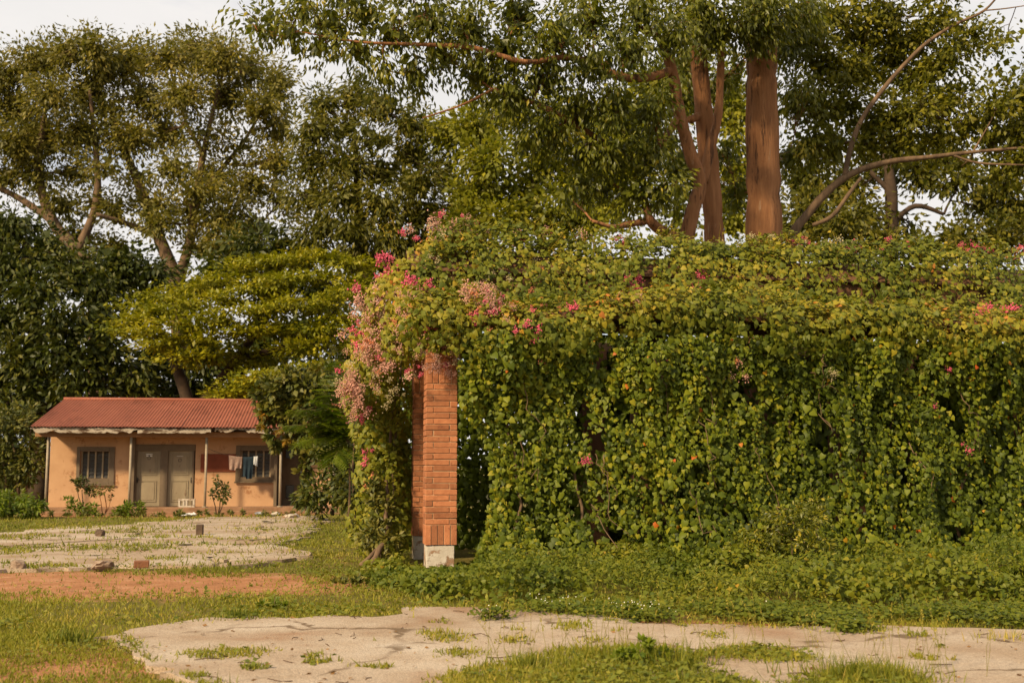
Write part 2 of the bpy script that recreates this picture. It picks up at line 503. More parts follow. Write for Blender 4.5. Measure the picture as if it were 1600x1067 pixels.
def pavement_mat():
    m, N, L = new_mat('worn_gravel_paving')
    out = N.new('ShaderNodeOutputMaterial')
    pb = N.new('ShaderNodeBsdfPrincipled'); pb.inputs['Roughness'].default_value = 0.95; pb.inputs['Specular IOR Level'].default_value = 0.15
    tc = N.new('ShaderNodeTexCoord')
    big = N.new('ShaderNodeTexNoise'); big.inputs['Scale'].default_value = 0.7; big.inputs['Detail'].default_value = 7; big.inputs['Roughness'].default_value = 0.6
    L.new(tc.outputs['Object'], big.inputs['Vector'])
    r1 = ramp(N, [(0.28, (0.32, 0.195, 0.115)), (0.42, (0.40, 0.305, 0.215)), (0.52, (0.46, 0.37, 0.275)), (0.72, (0.50, 0.42, 0.33))])
    L.new(big.outputs['Fac'], r1.inputs[0])
    vo = N.new('ShaderNodeTexVoronoi'); vo.inputs['Scale'].default_value = 85
    L.new(tc.outputs['Object'], vo.inputs['Vector'])
    r2 = ramp(N, [(0.0, (0.55, 0.52, 0.48)), (0.5, (1, 1, 1)), (1.0, (1.3, 1.25, 1.18))])
    sx = N.new('ShaderNodeSeparateColor'); L.new(vo.outputs['Color'], sx.inputs[0]); L.new(sx.outputs[0], r2.inputs[0])
    mu = N.new('ShaderNodeMix'); mu.data_type = 'RGBA'; mu.blend_type = 'MULTIPLY'; mu.inputs[0].default_value = 0.5
    L.new(r1.outputs[0], mu.inputs[6]); L.new(r2.outputs[0], mu.inputs[7])
    # dark grit
    n3 = N.new('ShaderNodeTexNoise'); n3.inputs['Scale'].default_value = 26; n3.inputs['Detail'].default_value = 5; n3.inputs['Roughness'].default_value = 0.8
    L.new(tc.outputs['Object'], n3.inputs['Vector'])
    r3 = ramp(N, [(0.34, (1, 1, 1)), (0.40, (0, 0, 0))]); L.new(n3.outputs['Fac'], r3.inputs[0])
    m3 = N.new('ShaderNodeMix'); m3.data_type = 'RGBA'
    L.new(r3.outputs[0], m3.inputs[0]); L.new(mu.outputs[2], m3.inputs[6]); m3.inputs[7].default_value = (0.20, 0.14, 0.085, 1)
    nbig = N.new('ShaderNodeTexNoise'); nbig.inputs['Scale'].default_value = 0.33; nbig.inputs['Detail'].default_value = 9; nbig.inputs['Roughness'].default_value = 0.7
    L.new(tc.outputs['Object'], nbig.inputs['Vector'])
    rbig = ramp(N, [(0.40, (0, 0, 0)), (0.60, (0.75, 0.75, 0.75))]); L.new(nbig.outputs['Fac'], rbig.inputs[0])
    mst = N.new('ShaderNodeMix'); mst.data_type = 'RGBA'; mst.blend_type = 'MULTIPLY'
    L.new(rbig.outputs[0], mst.inputs[0]); L.new(m3.outputs[2], mst.inputs[6]); mst.inputs[7].default_value = (0.74, 0.66, 0.58, 1)
    m3 = mst
    # cracks
    nd = N.new('ShaderNodeTexNoise'); nd.inputs['Scale'].default_value = 1.6; nd.inputs['Detail'].default_value = 5
    L.new(tc.outputs['Object'], nd.inputs['Vector'])
    mixv = N.new('ShaderNodeVectorMath'); mixv.operation = 'MULTIPLY_ADD'
    L.new(nd.outputs['Color'], mixv.inputs[0]); mixv.inputs[1].default_value = (0.9, 0.9, 0.9); L.new(tc.outputs['Object'], mixv.inputs[2])
    vc = N.new('ShaderNodeTexVoronoi'); vc.feature = 'DISTANCE_TO_EDGE'; vc.inputs['Scale'].default_value = 0.42
    L.new(mixv.outputs[0], vc.inputs['Vector'])
    r4 = ramp(N, [(0.006, (1, 1, 1)), (0.018, (0, 0, 0))]); L.new(vc.outputs['Distance'], r4.inputs[0])
    n5 = N.new('ShaderNodeTexNoise'); n5.inputs['Scale'].default_value = 0.9; L.new(tc.outputs['Object'], n5.inputs['Vector'])
    r5 = ramp(N, [(0.45, (0, 0, 0)), (0.55, (0.9, 0.9, 0.9))]); L.new(n5.outputs['Fac'], r5.inputs[0])
    mm = N.new('ShaderNodeMath'); mm.operation = 'MULTIPLY'; L.new(r4.outputs[0], mm.inputs[0]); L.new(r5.outputs[0], mm.inputs[1])
    m4 = N.new('ShaderNodeMix'); m4.data_type = 'RGBA'
    L.new(mm.outputs[0], m4.inputs[0]); L.new(m3.outputs[2], m4.inputs[6]); m4.inputs[7].default_value = (0.14, 0.09, 0.05, 1)
    L.new(m4.outputs[2], pb.inputs['Base Color'])
    bp = N.new('ShaderNodeBump'); bp.inputs['Strength'].default_value = 0.45; bp.inputs['Distance'].default_value = 0.012
    ad = N.new('ShaderNodeMath'); ad.operation = 'SUBTRACT'; L.new(n3.outputs['Fac'], ad.inputs[0]); L.new(vo.outputs['Distance'], ad.inputs[1])
    L.new(ad.outputs[0], bp.inputs['Height']); L.new(bp.outputs[0], pb.inputs['Normal'])
    L.new(pb.outputs[0], out.inputs['Surface'])
    return m


def ground_mat():
    m, N, L = new_mat('yard_soil')
    out = N.new('ShaderNodeOutputMaterial')
    pb = N.new('ShaderNodeBsdfPrincipled'); pb.inputs['Roughness'].default_value = 0.97; pb.inputs['Specular IOR Level'].default_value = 0.1
    tc = N.new('ShaderNodeTexCoord')
    at = N.new('ShaderNodeAttribute'); at.attribute_name = 'v'          # 0 grassy soil, 1 red laterite
    n1 = N.new('ShaderNodeTexNoise'); n1.inputs['Scale'].default_value = 2.2; n1.inputs['Detail'].default_value = 8; n1.inputs['Roughness'].default_value = 0.7
    L.new(tc.outputs['Object'], n1.inputs['Vector'])
    gr = ramp(N, [(0.30, (0.085, 0.075, 0.016)), (0.55, (0.14, 0.115, 0.026)), (0.75, (0.24, 0.16, 0.055))]); L.new(n1.outputs['Fac'], gr.inputs[0])
    rd = ramp(N, [(0.25, (0.22, 0.10, 0.045)), (0.5, (0.36, 0.165, 0.075)), (0.75, (0.48, 0.27, 0.15))]); L.new(n1.outputs['Fac'], rd.inputs[0])
    n2 = N.new('ShaderNodeTexNoise'); n2.inputs['Scale'].default_value = 3.2; n2.inputs['Detail'].default_value = 9; n2.inputs['Roughness'].default_value = 0.72
    L.new(tc.outputs['Object'], n2.inputs['Vector'])
    a1 = N.new('ShaderNodeMath'); a1.operation = 'MULTIPLY_ADD'; a1.inputs[1].default_value = 1.8; a1.inputs[2].default_value = -0.85
    L.new(n2.outputs['Fac'], a1.inputs[0])
    a2 = N.new('ShaderNodeMath'); a2.operation = 'ADD'; L.new(at.outputs['Fac'], a2.inputs[0]); L.new(a1.outputs[0], a2.inputs[1])
    cl = ramp(N, [(0.35, (0, 0, 0)), (0.65, (1, 1, 1))]); L.new(a2.outputs[0], cl.inputs[0])
    mx = N.new('ShaderNodeMix'); mx.data_type = 'RGBA'
    L.new(cl.outputs[0], mx.inputs[0]); L.new(gr.outputs[0], mx.inputs[6]); L.new(rd.outputs[0], mx.inputs[7])
    L.new(mx.outputs[2], pb.inputs['Base Color'])
    nb = N.new('ShaderNodeTexNoise'); nb.inputs['Scale'].default_value = 30; nb.inputs['Detail'].default_value = 6; L.new(tc.outputs['Object'], nb.inputs['Vector'])
    bp = N.new('ShaderNodeBump'); bp.inputs['Strength'].default_value = 0.8; bp.inputs['Distance'].default_value = 0.03
    L.new(nb.outputs['Fac'], bp.inputs['Height']); L.new(bp.outputs[0], pb.inputs['Normal'])
    L.new(pb.outputs[0], out.inputs['Surface'])
    return m


M['pave'] = pavement_mat()
M['ground'] = ground_mat()

# ------------------------------------------------------------------ ground
FRONT_PAVE = [(172, 993), (215, 981), (300, 972), (420, 966), (560, 962), (620, 957), (650, 948), (760, 949), (900, 960), (1050, 973), (1200, 980), (1400, 982), (1600, 986),
              (1800, 990), (2300, 1000), (2600, 1200), (2300, 1500), (700, 1500), (520, 1250), (400, 1120), (300, 1066), (255, 1048), (212, 1022), (196, 1004)]
BACK_PAVE = [(-260, 850), (-100, 838), (0, 834), (60, 825), (200, 817), (330, 807), (480, 805), (505, 814), (470, 834), (442, 850), (480, 868), (400, 883), (300, 885), (100, 889), (0, 892), (-260, 900)]
RED = [(-300, 893), (0, 889), (200, 887), (350, 892), (460, 893), (560, 899), (610, 914), (500, 925), (350, 926), (200, 931), (0, 934), (-300, 940)]
RED2 = [(-200, 1035), (40, 1020), (120, 996), (205, 990), (220, 1025), (270, 1062), (200, 1090), (40, 1100), (-200, 1120)]
RED3 = [(560, 1072), (680, 1036), (900, 1026), (1060, 1040), (1100, 1090), (800, 1120)]
RED4 = [(880, 958), (1150, 962), (1500, 978), (1640, 984), (1640, 996), (1300, 986), (1000, 976)]
PORCH_EDGE = [(60, 806), (330, 806), (500, 802), (500, 797), (60, 799)]
ISLES = [[(310, 1019), (360, 1015), (415, 1019), (418, 1029), (360, 1034), (312, 1030)],
         [(682, 986), (700, 984), (722, 998), (718, 1004), (694, 1000)],
         [(694, 1018), (720, 1014), (736, 1019), (725, 1025), (700, 1025)],
         [(758, 1002), (790, 1000), (805, 1005), (780, 1008)],
         [(862, 978), (880, 975), (898, 979), (885, 987), (866, 985)],
         [(868, 1018), (890, 1014), (905, 1019), (890, 1026)],
         [(895, 998), (915, 995), (925, 999), (905, 1004)],
         [(1040, 1022), (1100, 1010), (1180, 1010), (1242, 1024), (1225, 1031), (1120, 1030)],
         [(690, 1066), (740, 1048), (820, 1026), (900, 1016), (990, 1010), (1050, 1020), (1095, 1046), (1190, 1068), (1200, 1120), (700, 1120)],
         [(1235, 1068), (1290, 1050), (1350, 1040), (1420, 1052), (1450, 1068), (1440, 1110), (1250, 1110)],
         [(1090, 991), (1110, 989), (1120, 993), (1100, 996)],
         [(1280, 985), (1340, 974), (1370, 984), (1330, 992)],
         [(1440, 978), (1470, 974), (1490, 980), (1460, 985)]]


def inside(poly, x, y):
    c = np.zeros(np.shape(x), bool)
    n = len(poly)
    for i in range(n):
        x1, y1 = poly[i]
        x2, y2 = poly[(i + 1) % n]
        if y1 == y2:
            continue
        k = ((y1 > y) != (y2 > y)) & (x < (x2 - x1) * (y - y1) / (y2 - y1) + x1)
        c ^= k
    return c


def warped_px(X, Y, amp=0.35, seed=3):
    amp = amp * (0.6 + 0.055 * Y)
    """ground point -> photo pixel after a small world-space wobble, for ragged edges"""
    dx = (fbm(X * 1.3, Y * 1.3, seed) - 0.5) * 2 * amp
    dy = (fbm(X * 1.3 + 31, Y * 1.3 + 9, seed + 5) - 0.5) * 2 * amp
    return to_px(X + dx, Y + dy)


def build_ground():
    xs = np.concatenate([[-900, -300, -120, -60, -36], np.arange(-26, 22.01, 0.22), [30, 60, 140, 400, 900]])
    ys = np.concatenate([[-300, -60, -10, 2], np.arange(5.5, 42, 0.22), [46, 52, 60, 80, 120, 250, 700, 1800]])
    Xg, Yg = np.meshgrid(xs, ys, indexing='xy')
    px, py = warped_px(np.where(Yg < 3, 3, Yg) * 0 + Xg, np.where(Yg < 3, 3.0, Yg), 0.3)
    red = np.zeros(Xg.shape)
    for p_ in (RED, RED2, RED3, RED4, PORCH_EDGE):
        red = np.maximum(red, inside(p_, px, py).astype(float))
    for _ in range(14):
        red = (red + np.roll(red, 1, 0) + np.roll(red, -1, 0) + np.roll(red, 1, 1) + np.roll(red, -1, 1)) / 5
    red = np.maximum(red, 0.30 * fbm(Xg * 0.5, Yg * 0.5, 21))
    red[(Yg < 3) | (Yg > 41)] = 0.1
    near = (Xg > -26) & (Xg < 22) & (Yg > 5.5) & (Yg < 41)
    Zg = np.where(near, (fbm(Xg * 0.8, Yg * 0.8, 5) - 0.5) * 0.05 - 0.035, -0.03)
    a = Acc()
    V = np.stack([Xg.ravel(), Yg.ravel(), Zg.ravel()], 1)
    nx, ny = len(xs), len(ys)
    i, j = np.meshgrid(np.arange(ny - 1), np.arange(nx - 1), indexing='ij')
    i, j = i.ravel(), j.ravel()
    F = np.stack([i * nx + j, i * nx + j + 1, (i + 1) * nx + j + 1, (i + 1) * nx + j], 1)
    a.add_np(V, F, 4, red.ravel())
    return a.build('ground', M['ground'], None, kind='structure')


build_ground()


def slab(name, poly_px, parent, seed, jitter=0.06, top=0.012, kind=None, step=0.14):
    pts = [G(*p)[:2] for p in poly_px]
    out = []
    for i in range(len(pts)):
        a, b = pts[i], pts[(i + 1) % len(pts)]
        n = max(1, int(np.linalg.norm(b - a) / step))
        for k in range(n):
            q = a + (b - a) * k / n
            out.append(q)
    out = np.array(out)
    out[:, 0] += (fbm(out[:, 0] * 2.1, out[:, 1] * 2.1, seed) - 0.5) * 4 * jitter
    out[:, 1] += (fbm(out[:, 0] * 2.3 + 50, out[:, 1] * 2.3, seed + 9) - 0.5) * 4 * jitter
    for c_ in (0, 1):                          # crumbled edge
        out[:, c_] += (fbm(out[:, 0] * 7 + 11 * c_, out[:, 1] * 7, seed + 30 + c_) - 0.5) * 0.13
    bm = bmesh.new()
    vt = [bm.verts.new((x, y, top)) for x, y in out]
    vb = [bm.verts.new((x, y, -0.10)) for x, y in out]
    bm.faces.new(vt)
    n = len(out)
    for i in range(n):
        j = (i + 1) % n
        bm.faces.new((vt[i], vb[i], vb[j], vt[j]))
    bmesh.ops.recalc_face_normals(bm, faces=bm.faces[:])
    bmesh.ops.triangulate(bm, faces=bm.faces[:])
    me = bpy.data.meshes.new(name)
    bm.to_mesh(me)
    bm.free()
    me.materials.append(M['pave'])
    me.shade_flat()
    return link(name, me, parent, kind)


slab('pavement', FRONT_PAVE, None, 40, 0.16, 0.012, 'structure')
court = bpy.data.objects.new('courtyard_pavement', None)
COL.objects.link(court)
court['kind'] = 'structure'
BACK_SLABS = [
    [(-260, 850), (-100, 838), (0, 834), (60, 826), (205, 819), (215, 832), (222, 850), (0, 857), (-260, 868)],
    [(211, 818), (330, 808), (420, 807), (415, 825), (400, 850), (228, 850), (218, 832)],
    [(426, 807), (480, 806), (505, 814), (470, 834), (442, 850), (406, 850), (420, 826)],
    [(-260, 871), (0, 859), (160, 854), (166, 870), (175, 886), (100, 889), (0, 892), (-260, 900)],
    [(165, 854), (330, 852), (334, 866), (345, 884), (300, 885), (181, 886), (171, 870)],
    [(335, 852), (442, 852), (480, 868), (400, 883), (351, 884), (340, 866)]]
for k, pl in enumerate(BACK_SLABS):
    slab('slab', pl, court, 60 + 3 * k, 0.26, 0.008 + 0.004 * (k % 3))

# ------------------------------------------------------------------ grass
STAND0 = [(560, 905), (600, 880), (1700, 880), (1700, 960), (1300, 962), (1000, 945), (640, 945), (590, 925)]   # covered by creeper


def grass_weight(X, Y):
    n_ = X.shape
    jx, jy = rng.normal(size=n_), rng.normal(size=n_)
    px, py = warped_px(X + 0.07 * jx, Y + 0.07 * jy, 0.28)                       # paving edges
    pr, qr = warped_px(X + 0.45 * jx, Y + (0.30 + 0.02 * Y) * jy, 0.5, 14)        # soil edges fade softly
    w = np.ones(n_)
    patch = fbm(X * 0.9, Y * 0.9, 77)
    fine = fbm(X * 3.1, Y * 3.1, 88)
    w *= sstep(0.30, 0.52, patch) * 0.7 + 0.3
    on_red = inside(RED, pr, qr) | inside(PORCH_EDGE, px, py)
    w = np.where(on_red, 0.03 + 0.9 * sstep(0.53, 0.60, patch * 0.55 + fine * 0.45), w)
    w = np.where(inside(RED2, pr, qr), w * (0.04 + 0.45 * sstep(0.45, 0.60, fine)), w)
    w = np.where(inside(RED4, px, py), w * 0.25, w)
    onp = inside(FRONT_PAVE, px, py)
    w = np.where(onp, 0.8 * sstep(0.66, 0.70, fine * 0.6 + patch * 0.4), w)
    back = np.zeros(n_, bool)
    px2, py2 = warped_px(X + 0.22 * jx, Y + 0.35 * jy, 0.45, 8)
    inb = inside(BACK_PAVE, px2, py2)
    for pl in BACK_SLABS:
        back |= inside(pl, px2, py2)
    streak = fbm(X * 0.55, Y * 1.3, 91)
    w = np.where(inb & back, 0.03 + 0.9 * sstep(0.53, 0.60, fine * 0.35 + streak * 0.65), w)
    w = np.where(inb & ~back, 0.9, w)
    for isl in ISLES:
        w = np.where(inside(isl, px, py), 0.95, w)
    return w


def build_grass():
    a = Acc()
    N = 430000
    # depth with density falling off with distance
    u = rng.rand(N)
    y0, y1 = 6.6, 36.0
    Y = 1.0 / (1 / y0 + u * (1 / y1 - 1 / y0))
    X = (rng.rand(N) - 0.5) * 2 * (0.50 * Y + 1.2)
    w = grass_weight(X, Y)
    keep = rng.rand(N) < w
    px, py = to_px(X, Y)
    keep &= ~inside([(640, 900), (1700, 900), (1700, 800), (640, 800)], px, py)
    X, Y = X[keep], Y[keep]
    n = len(X)
    h = (0.018 + 0.038 * rng.rand(n) ** 1.6) * (1 + 0.035 * (Y - 8)) * (0.6 + 0.8 * fbm(X * 0.7, Y * 0.7, 99))
    tall = rng.rand(n) < 0.02
    h = np.where(tall, h * 2.2, h)
    ax = unit(np.stack([rng.normal(size=n) * 0.45, rng.normal(size=n) * 0.45, np.ones(n)], 1))
    nr = unit(np.stack([rng.normal(size=n), rng.normal(size=n), 0.3 * np.ones(n)], 1))
    wd = (0.0052 + 0.00062 * Y) / h * (0.7 + 0.6 * rng.rand(n))
    val = np.clip(0.15 + 0.75 * fbm(X * 0.6, Y * 0.6, 55) + rng.normal(size=n) * 0.14, 0, 1)
    qx, qy = to_px(X, Y)
    onp = inside(FRONT_PAVE, qx, qy) | inside(BACK_PAVE, qx, qy)
    h = np.where(onp, h * 1.1, h)
    pos = np.stack([X, Y, np.where(onp, 0.010, -0.02)], 1)
    leaves(a, blade(), pos, ax, nr, h, val, wd)
    # broad low weeds mixed in: small round leaves lying near the soil
    N2 = 60000
    u = rng.rand(N2)
    Y = 1.0 / (1 / 6.8 + u * (1 / 30.0 - 1 / 6.8))
    X = (rng.rand(N2) - 0.5) * 2 * (0.50 * Y + 1.0)
    keep = rng.rand(N2) < grass_weight(X, Y) * sstep(0.42, 0.56, fbm(X * 1.1 + 9, Y * 1.1, 31))
    X, Y = X[keep], Y[keep]
    n = len(X)
    pos = np.stack([X, Y, 0.015 + 0.05 * rng.rand(n)], 1)
    ax = unit(np.stack([rng.normal(size=n), rng.normal(size=n), 0.25 * rng.normal(size=n)], 1))
    nr = unit(np.stack([0.4 * rng.normal(size=n), 0.4 * rng.normal(size=n), np.ones(n)], 1))
    leaves(a, diamond(0.33), pos, ax, nr, 0.03 + 0.03 * rng.rand(n) + 0.001 * Y, np.clip(0.3 + 0.2 * rng.normal(size=n), 0, 0.8))
    o = a.build('grass', M['grass'], None, kind='stuff')
    tag(o, 'short patchy yellow-green grass and low weeds over the yard', 'grass')


build_grass()


def tuft(cx, cy, nb, h, spread, label, hv=0.4, lean=0.25, wd=0.010):
    """a clump of tall blades"""
    p = G(cx, cy)
    a = Acc()
    r = np.abs(rng.normal(size=nb)) * spread
    th = rng.rand(nb) * 2 * np.pi
    pos = np.stack([r * np.cos(th), r * np.sin(th) * 0.6, np.full(nb, -0.02)], 1)
    ax = unit(np.stack([lean * rng.normal(size=nb) + 0.5 * lean * np.cos(th), lean * rng.normal(size=nb), np.ones(nb)], 1))
    nr = unit(np.stack([rng.normal(size=nb), rng.normal(size=nb), 0.4 * np.ones(nb)], 1))
    hh = h * (0.35 + 0.65 * rng.rand(nb))
    leaves(a, blade(), pos, ax, nr, hh, np.clip(hv + 0.25 * rng.normal(size=nb), 0, 1), wd / hh)
    o = thing('grass_tuft', label, 'grass', p, 0, 'grass tufts in the foreground')
    a.build('foliage', M['grass'], o)
    return o


tuft(1330, 1062, 420, 0.24, 0.28, 'tall upright grass tuft at the bottom edge, right of the weed island', 0.35)
tuft(1385, 1064, 260, 0.20, 0.22, 'shorter grass tuft leaning outward beside the taller bottom-edge tuft', 0.45)
tuft(830, 1045, 220, 0.20, 0.22, 'thin grass tuft at the near edge of the weed island', 0.35)
tuft(985, 1030, 240, 0.20, 0.30, 'dense grass tuft in the middle of the weed island', 0.35)
tuft(1060, 1040, 180, 0.26, 0.25, 'loose grass tuft at the far end of the weed island', 0.4)
tuft(375, 966, 120, 0.17, 0.16, 'dark spiky tuft at the far edge of the front paving', 0.05, 0.4, 0.014)
tuft(112, 1000, 120, 0.19, 0.16, 'spiky tuft beside the red earth patch in the near corner', 0.2, 0.4, 0.014)
tuft(1580, 1000, 80, 0.15, 0.25, 'sparse dry tuft at the far right of the front paving', 0.8)


def seed_stalks():
    a = Acc()
    spots = [(820, 1030, 14), (900, 1020, 10), (960, 1015, 10), (1085, 1035, 10), (1250, 1050, 10), (1400, 1055, 12), (1180, 1010, 5), (1460, 1045, 6), (1520, 1050, 5), (1095, 975, 6), (1375, 1010, 6)]
    for cx, cy, n in spots:
        for k in range(n):
            b = G(cx + random.gauss(0, 45), min(1066, cy + random.gauss(0, 8)))
            h = random.uniform(0.25, 0.52)
            t = b + np.array([random.gauss(0, 0.07), random.gauss(0, 0.07), h])
            m_ = (b + t) / 2 + np.array([random.gauss(0, 0.015), 0, 0.02])
            a.tube([b, m_, t], [0.0022, 0.0018, 0.0010], 3, 0.75, cap=False)
            nn = 5
            q = np.array([m_ + (t - m_) * (0.45 + 0.55 * i / nn) for i in range(nn)])
            leaves(a, diamond(0.18), q, unit(np.array([[random.gauss(0, .6), random.gauss(0, .6), 1] for _ in range(nn)])), rnd_unit(nn), 0.026, 0.9)
    o = a.build('seeding_grass', M['grass'], None, kind='stuff')
    tag(o, 'thin tall seeding grass stalks over the front paving', 'grass')


seed_stalks()

# ------------------------------------------------------------------ house
H_ROT = R(8.0)
h0 = G(66, 803)
house = thing('house', 'low orange plastered house with red corrugated iron roof and verandah', 'house', h0, H_ROT)
HM = Matrix.Translation(Vector(h0)) @ Matrix.Rotation(H_ROT, 4, 'Z')
HMI = np.array(HM.inverted())
E1H, E2H = np.array([math.cos(H_ROT), math.sin(H_ROT), 0]), np.array([-math.sin(H_ROT), math.cos(H_ROT), 0])


def HL(px, py, yl):
    """house-local (x, z) of the point seen at a pixel on the plane local y = yl"""
    r = ray(px, py)
    o = np.array([0, 0, EYE]) - h0
    k = (yl - o @ E2H) / (r @ E2H)
    q = o + k * r
    return float(q @ E1H), float(q[2])


YW = 1.05            # wall plane
YP = 0.16            # post line
x_end = HL(520, 740, YW)[0]
ZF = HL(250, 793, 0.0)[1]            # floor level
zbeam0 = HL(250, 683, YP)[1]
zbeam1 = HL(250, 676, YP)[1]
zeave = HL(220, 667, -0.25)[1]
YR = 3.9
zridge = HL(250, 625, YR)[1]
xl_eave = HL(46, 665, -0.25)[0]
xl_w = HL(77, 740, YW)[0]

Acc().box(-0.05, x_end + 0.3, 0.0, 7.0, -0.1, ZF, ch=0.015).build('floor_step', M['dirtplinth'], house, True)
Acc().box(-0.2, x_end + 0.3, -0.32, -0.002, -0.1, 0.07, ch=0.015).build('floor_step', M['dirtplinth'], house, True)


def wall_with_holes(name, x0, x1, z0, z1, holes, y, depth, mat, parent):
    """front wall slab cut by rectangular openings, with reveals"""
    xs = sorted(set([x0, x1] + [h[0] for h in holes] + [h[1] for h in holes]))
    zs = sorted(set([z0, z1] + [h[2] for h in holes] + [h[3] for h in holes]))
    bm = bmesh.new()
    vd = {}

    def v(i, j, b):
        k = (i, j, b)
        if k not in vd:
            vd[k] = bm.verts.new((xs[i], y + (depth if b else 0), zs[j]))
        return vd[k]
    solid = {}
    for i in range(len(xs) - 1):
        for j in range(len(zs) - 1):
            cx, cz = (xs[i] + xs[i + 1]) / 2, (zs[j] + zs[j + 1]) / 2
            solid[i, j] = not any(h[0] < cx < h[1] and h[2] < cz < h[3] for h in holes)
    for (i, j), s in solid.items():
        if not s:
            continue
        bm.faces.new((v(i, j, 0), v(i + 1, j, 0), v(i + 1, j + 1, 0), v(i, j + 1, 0)))
        bm.faces.new((v(i, j, 1), v(i, j + 1, 1), v(i + 1, j + 1, 1), v(i + 1, j, 1)))
        for di, dj, e in ((-1, 0, ((i, j), (i, j + 1))), (1, 0, ((i + 1, j + 1), (i + 1, j))), (0, -1, ((i + 1, j), (i, j))), (0, 1, ((i, j + 1), (i + 1, j + 1)))):
            if not solid.get((i + di, j + dj), False):
                (a, b), (c, d) = e
                bm.faces.new((v(a, b, 0), v(c, d, 0), v(c, d, 1), v(a, b, 1)))
    bmesh.ops.recalc_face_normals(bm, faces=bm.faces[:])
    me = bpy.data.meshes.new(name)
    bm.to_mesh(me)
    bm.free()
    me.materials.append(mat)
    me.shade_flat()
    return link(name, me, parent)


def rect(px0, px1, py0, py1, yl):
    x0, z1 = HL(px0, py0, yl)
    x1, z0 = HL(px1, py1, yl)
    return [x0, x1, z0, z1]


win_l = rect(126, 170, 705, 747, YW)
win_r = rect(376, 423, 704, 745, YW)
dr = rect(208, 303, 694, 791, YW)
dr[2] = ZF
zwt = zbeam1 + 0.25
x_pass0, x_pass1 = HL(431, 740, YW)[0], HL(446, 740, YW)[0]
wall = wall_with_holes('wall', xl_w, x_pass0, ZF - 0.02, zwt, [win_l, win_r, dr], YW, 0.22, M['plaster'], house)
wall_with_holes('wall', xl_w, xl_w + 0.2, ZF - 0.02, zwt, [], YW + 0.222, 4.8, M['plaster'], house)
Acc().box(xl_w + 0.2, x_end, 6.0, 6.2, ZF - 0.02, zwt).build('wall', M['plaster'], house, True)
# passage wall standing further back, and the far room's wall
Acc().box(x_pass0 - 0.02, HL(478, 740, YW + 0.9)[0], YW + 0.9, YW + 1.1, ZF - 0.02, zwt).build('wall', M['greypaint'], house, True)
Acc().box(HL(479, 740, YW)[0], x_end, YW, YW + 0.22, ZF - 0.02, zwt).build('wall', M['plaster'], house, True)
for py0, py1 in ((702, 716), (758, 778)):
    r_ = rect(447, 459, py0, py1, YW + 0.9)
    Acc().box(r_[0], r_[1], YW + 0.86, YW + 0.897, r_[2], r_[3], ch=0.006).build('vent_opening', M['glass'], house, True)
# pilaster behind the second post
pl0, pl1 = HL(204, 740, YW - 0.1)[0], HL(210, 740, YW - 0.1)[0]
Acc().box(pl0, pl1, YW - 0.12, YW - 0.002, ZF, zwt - 0.1, ch=0.008).build('pilaster', M['greypaint'], house, True)
pl0, pl1 = HL(428, 740, YW - 0.1)[0], HL(433, 740, YW - 0.1)[0]
Acc().box(pl0, pl1, YW - 0.12, YW - 0.002, ZF, zwt - 0.1, ch=0.008).build('pilaster', M['greypaint'], house, True)


def window(h, outer):
    x0, x1, z0, z1 = h
    X0, X1, Z0, Z1 = outer
    fr = Acc()
    fr.box(X0, x0, YW - 0.045, YW - 0.003, Z0, Z1, ch=0.006)
    fr.box(x1, X1, YW - 0.045, YW - 0.003, Z0, Z1, ch=0.006)
    fr.box(x0 + 0.001, x1 - 0.001, YW - 0.043, YW - 0.003, z1, Z1 - 0.001, ch=0.006)
    fr.box(x0 + 0.001, x1 - 0.001, YW - 0.043, YW - 0.003, Z0 + 0.001, z0, ch=0.006)
    w = fr.build('window', M['greypaint'], house, True)
    Acc().box(x0, x1, YW + 0.17, YW + 0.19, z0, z1).build('pane', M['glass'], w, True)
    n = 4
    for i in range(n + 1):
        xc = x0 + (x1 - x0) * (i / n)
        xc = min(max(xc, x0 + 0.03), x1 - 0.03)
        Acc().box(xc - 0.028, xc + 0.028, YW + 0.10, YW + 0.14, z0, z1, ch=0.005).build('mullion', M['doorpaint'], w, True)
    for i in range(n):                       # louvre blades, tilted glass
        xa, xb = x0 + (x1 - x0) * i / n + 0.03, x0 + (x1 - x0) * (i + 1) / n - 0.03
        a = Acc()
        nb = 7
        for k in range(nb):
            za = z0 + (z1 - z0) * (k + 0.1) / nb
            zb = z0 + (z1 - z0) * (k + 0.95) / nb
            a.add([(xa, YW + 0.115, za), (xb, YW + 0.115, za), (xb, YW + 0.16, zb), (xa, YW + 0.16, zb),
                   (xa, YW + 0.119, za), (xb, YW + 0.119, za), (xb, YW + 0.164, zb), (xa, YW + 0.164, zb)],
                  [(0, 1, 2, 3), (7, 6, 5, 4), (0, 4, 5, 1), (3, 2, 6, 7), (0, 3, 7, 4), (1, 5, 6, 2)])
        a.build('louvre', M['louvre'], w, True, kind='stuff')
    Acc().box(X0 - 0.03, X1 + 0.03, YW - 0.09, YW - 0.0465, Z0 - 0.05, Z0, ch=0.006).build('sill', M['greypaint'], w, True)
    return w


window(win_l, rect(121, 178, 698, 756, YW))
window(win_r, rect(369, 430, 696, 752, YW))


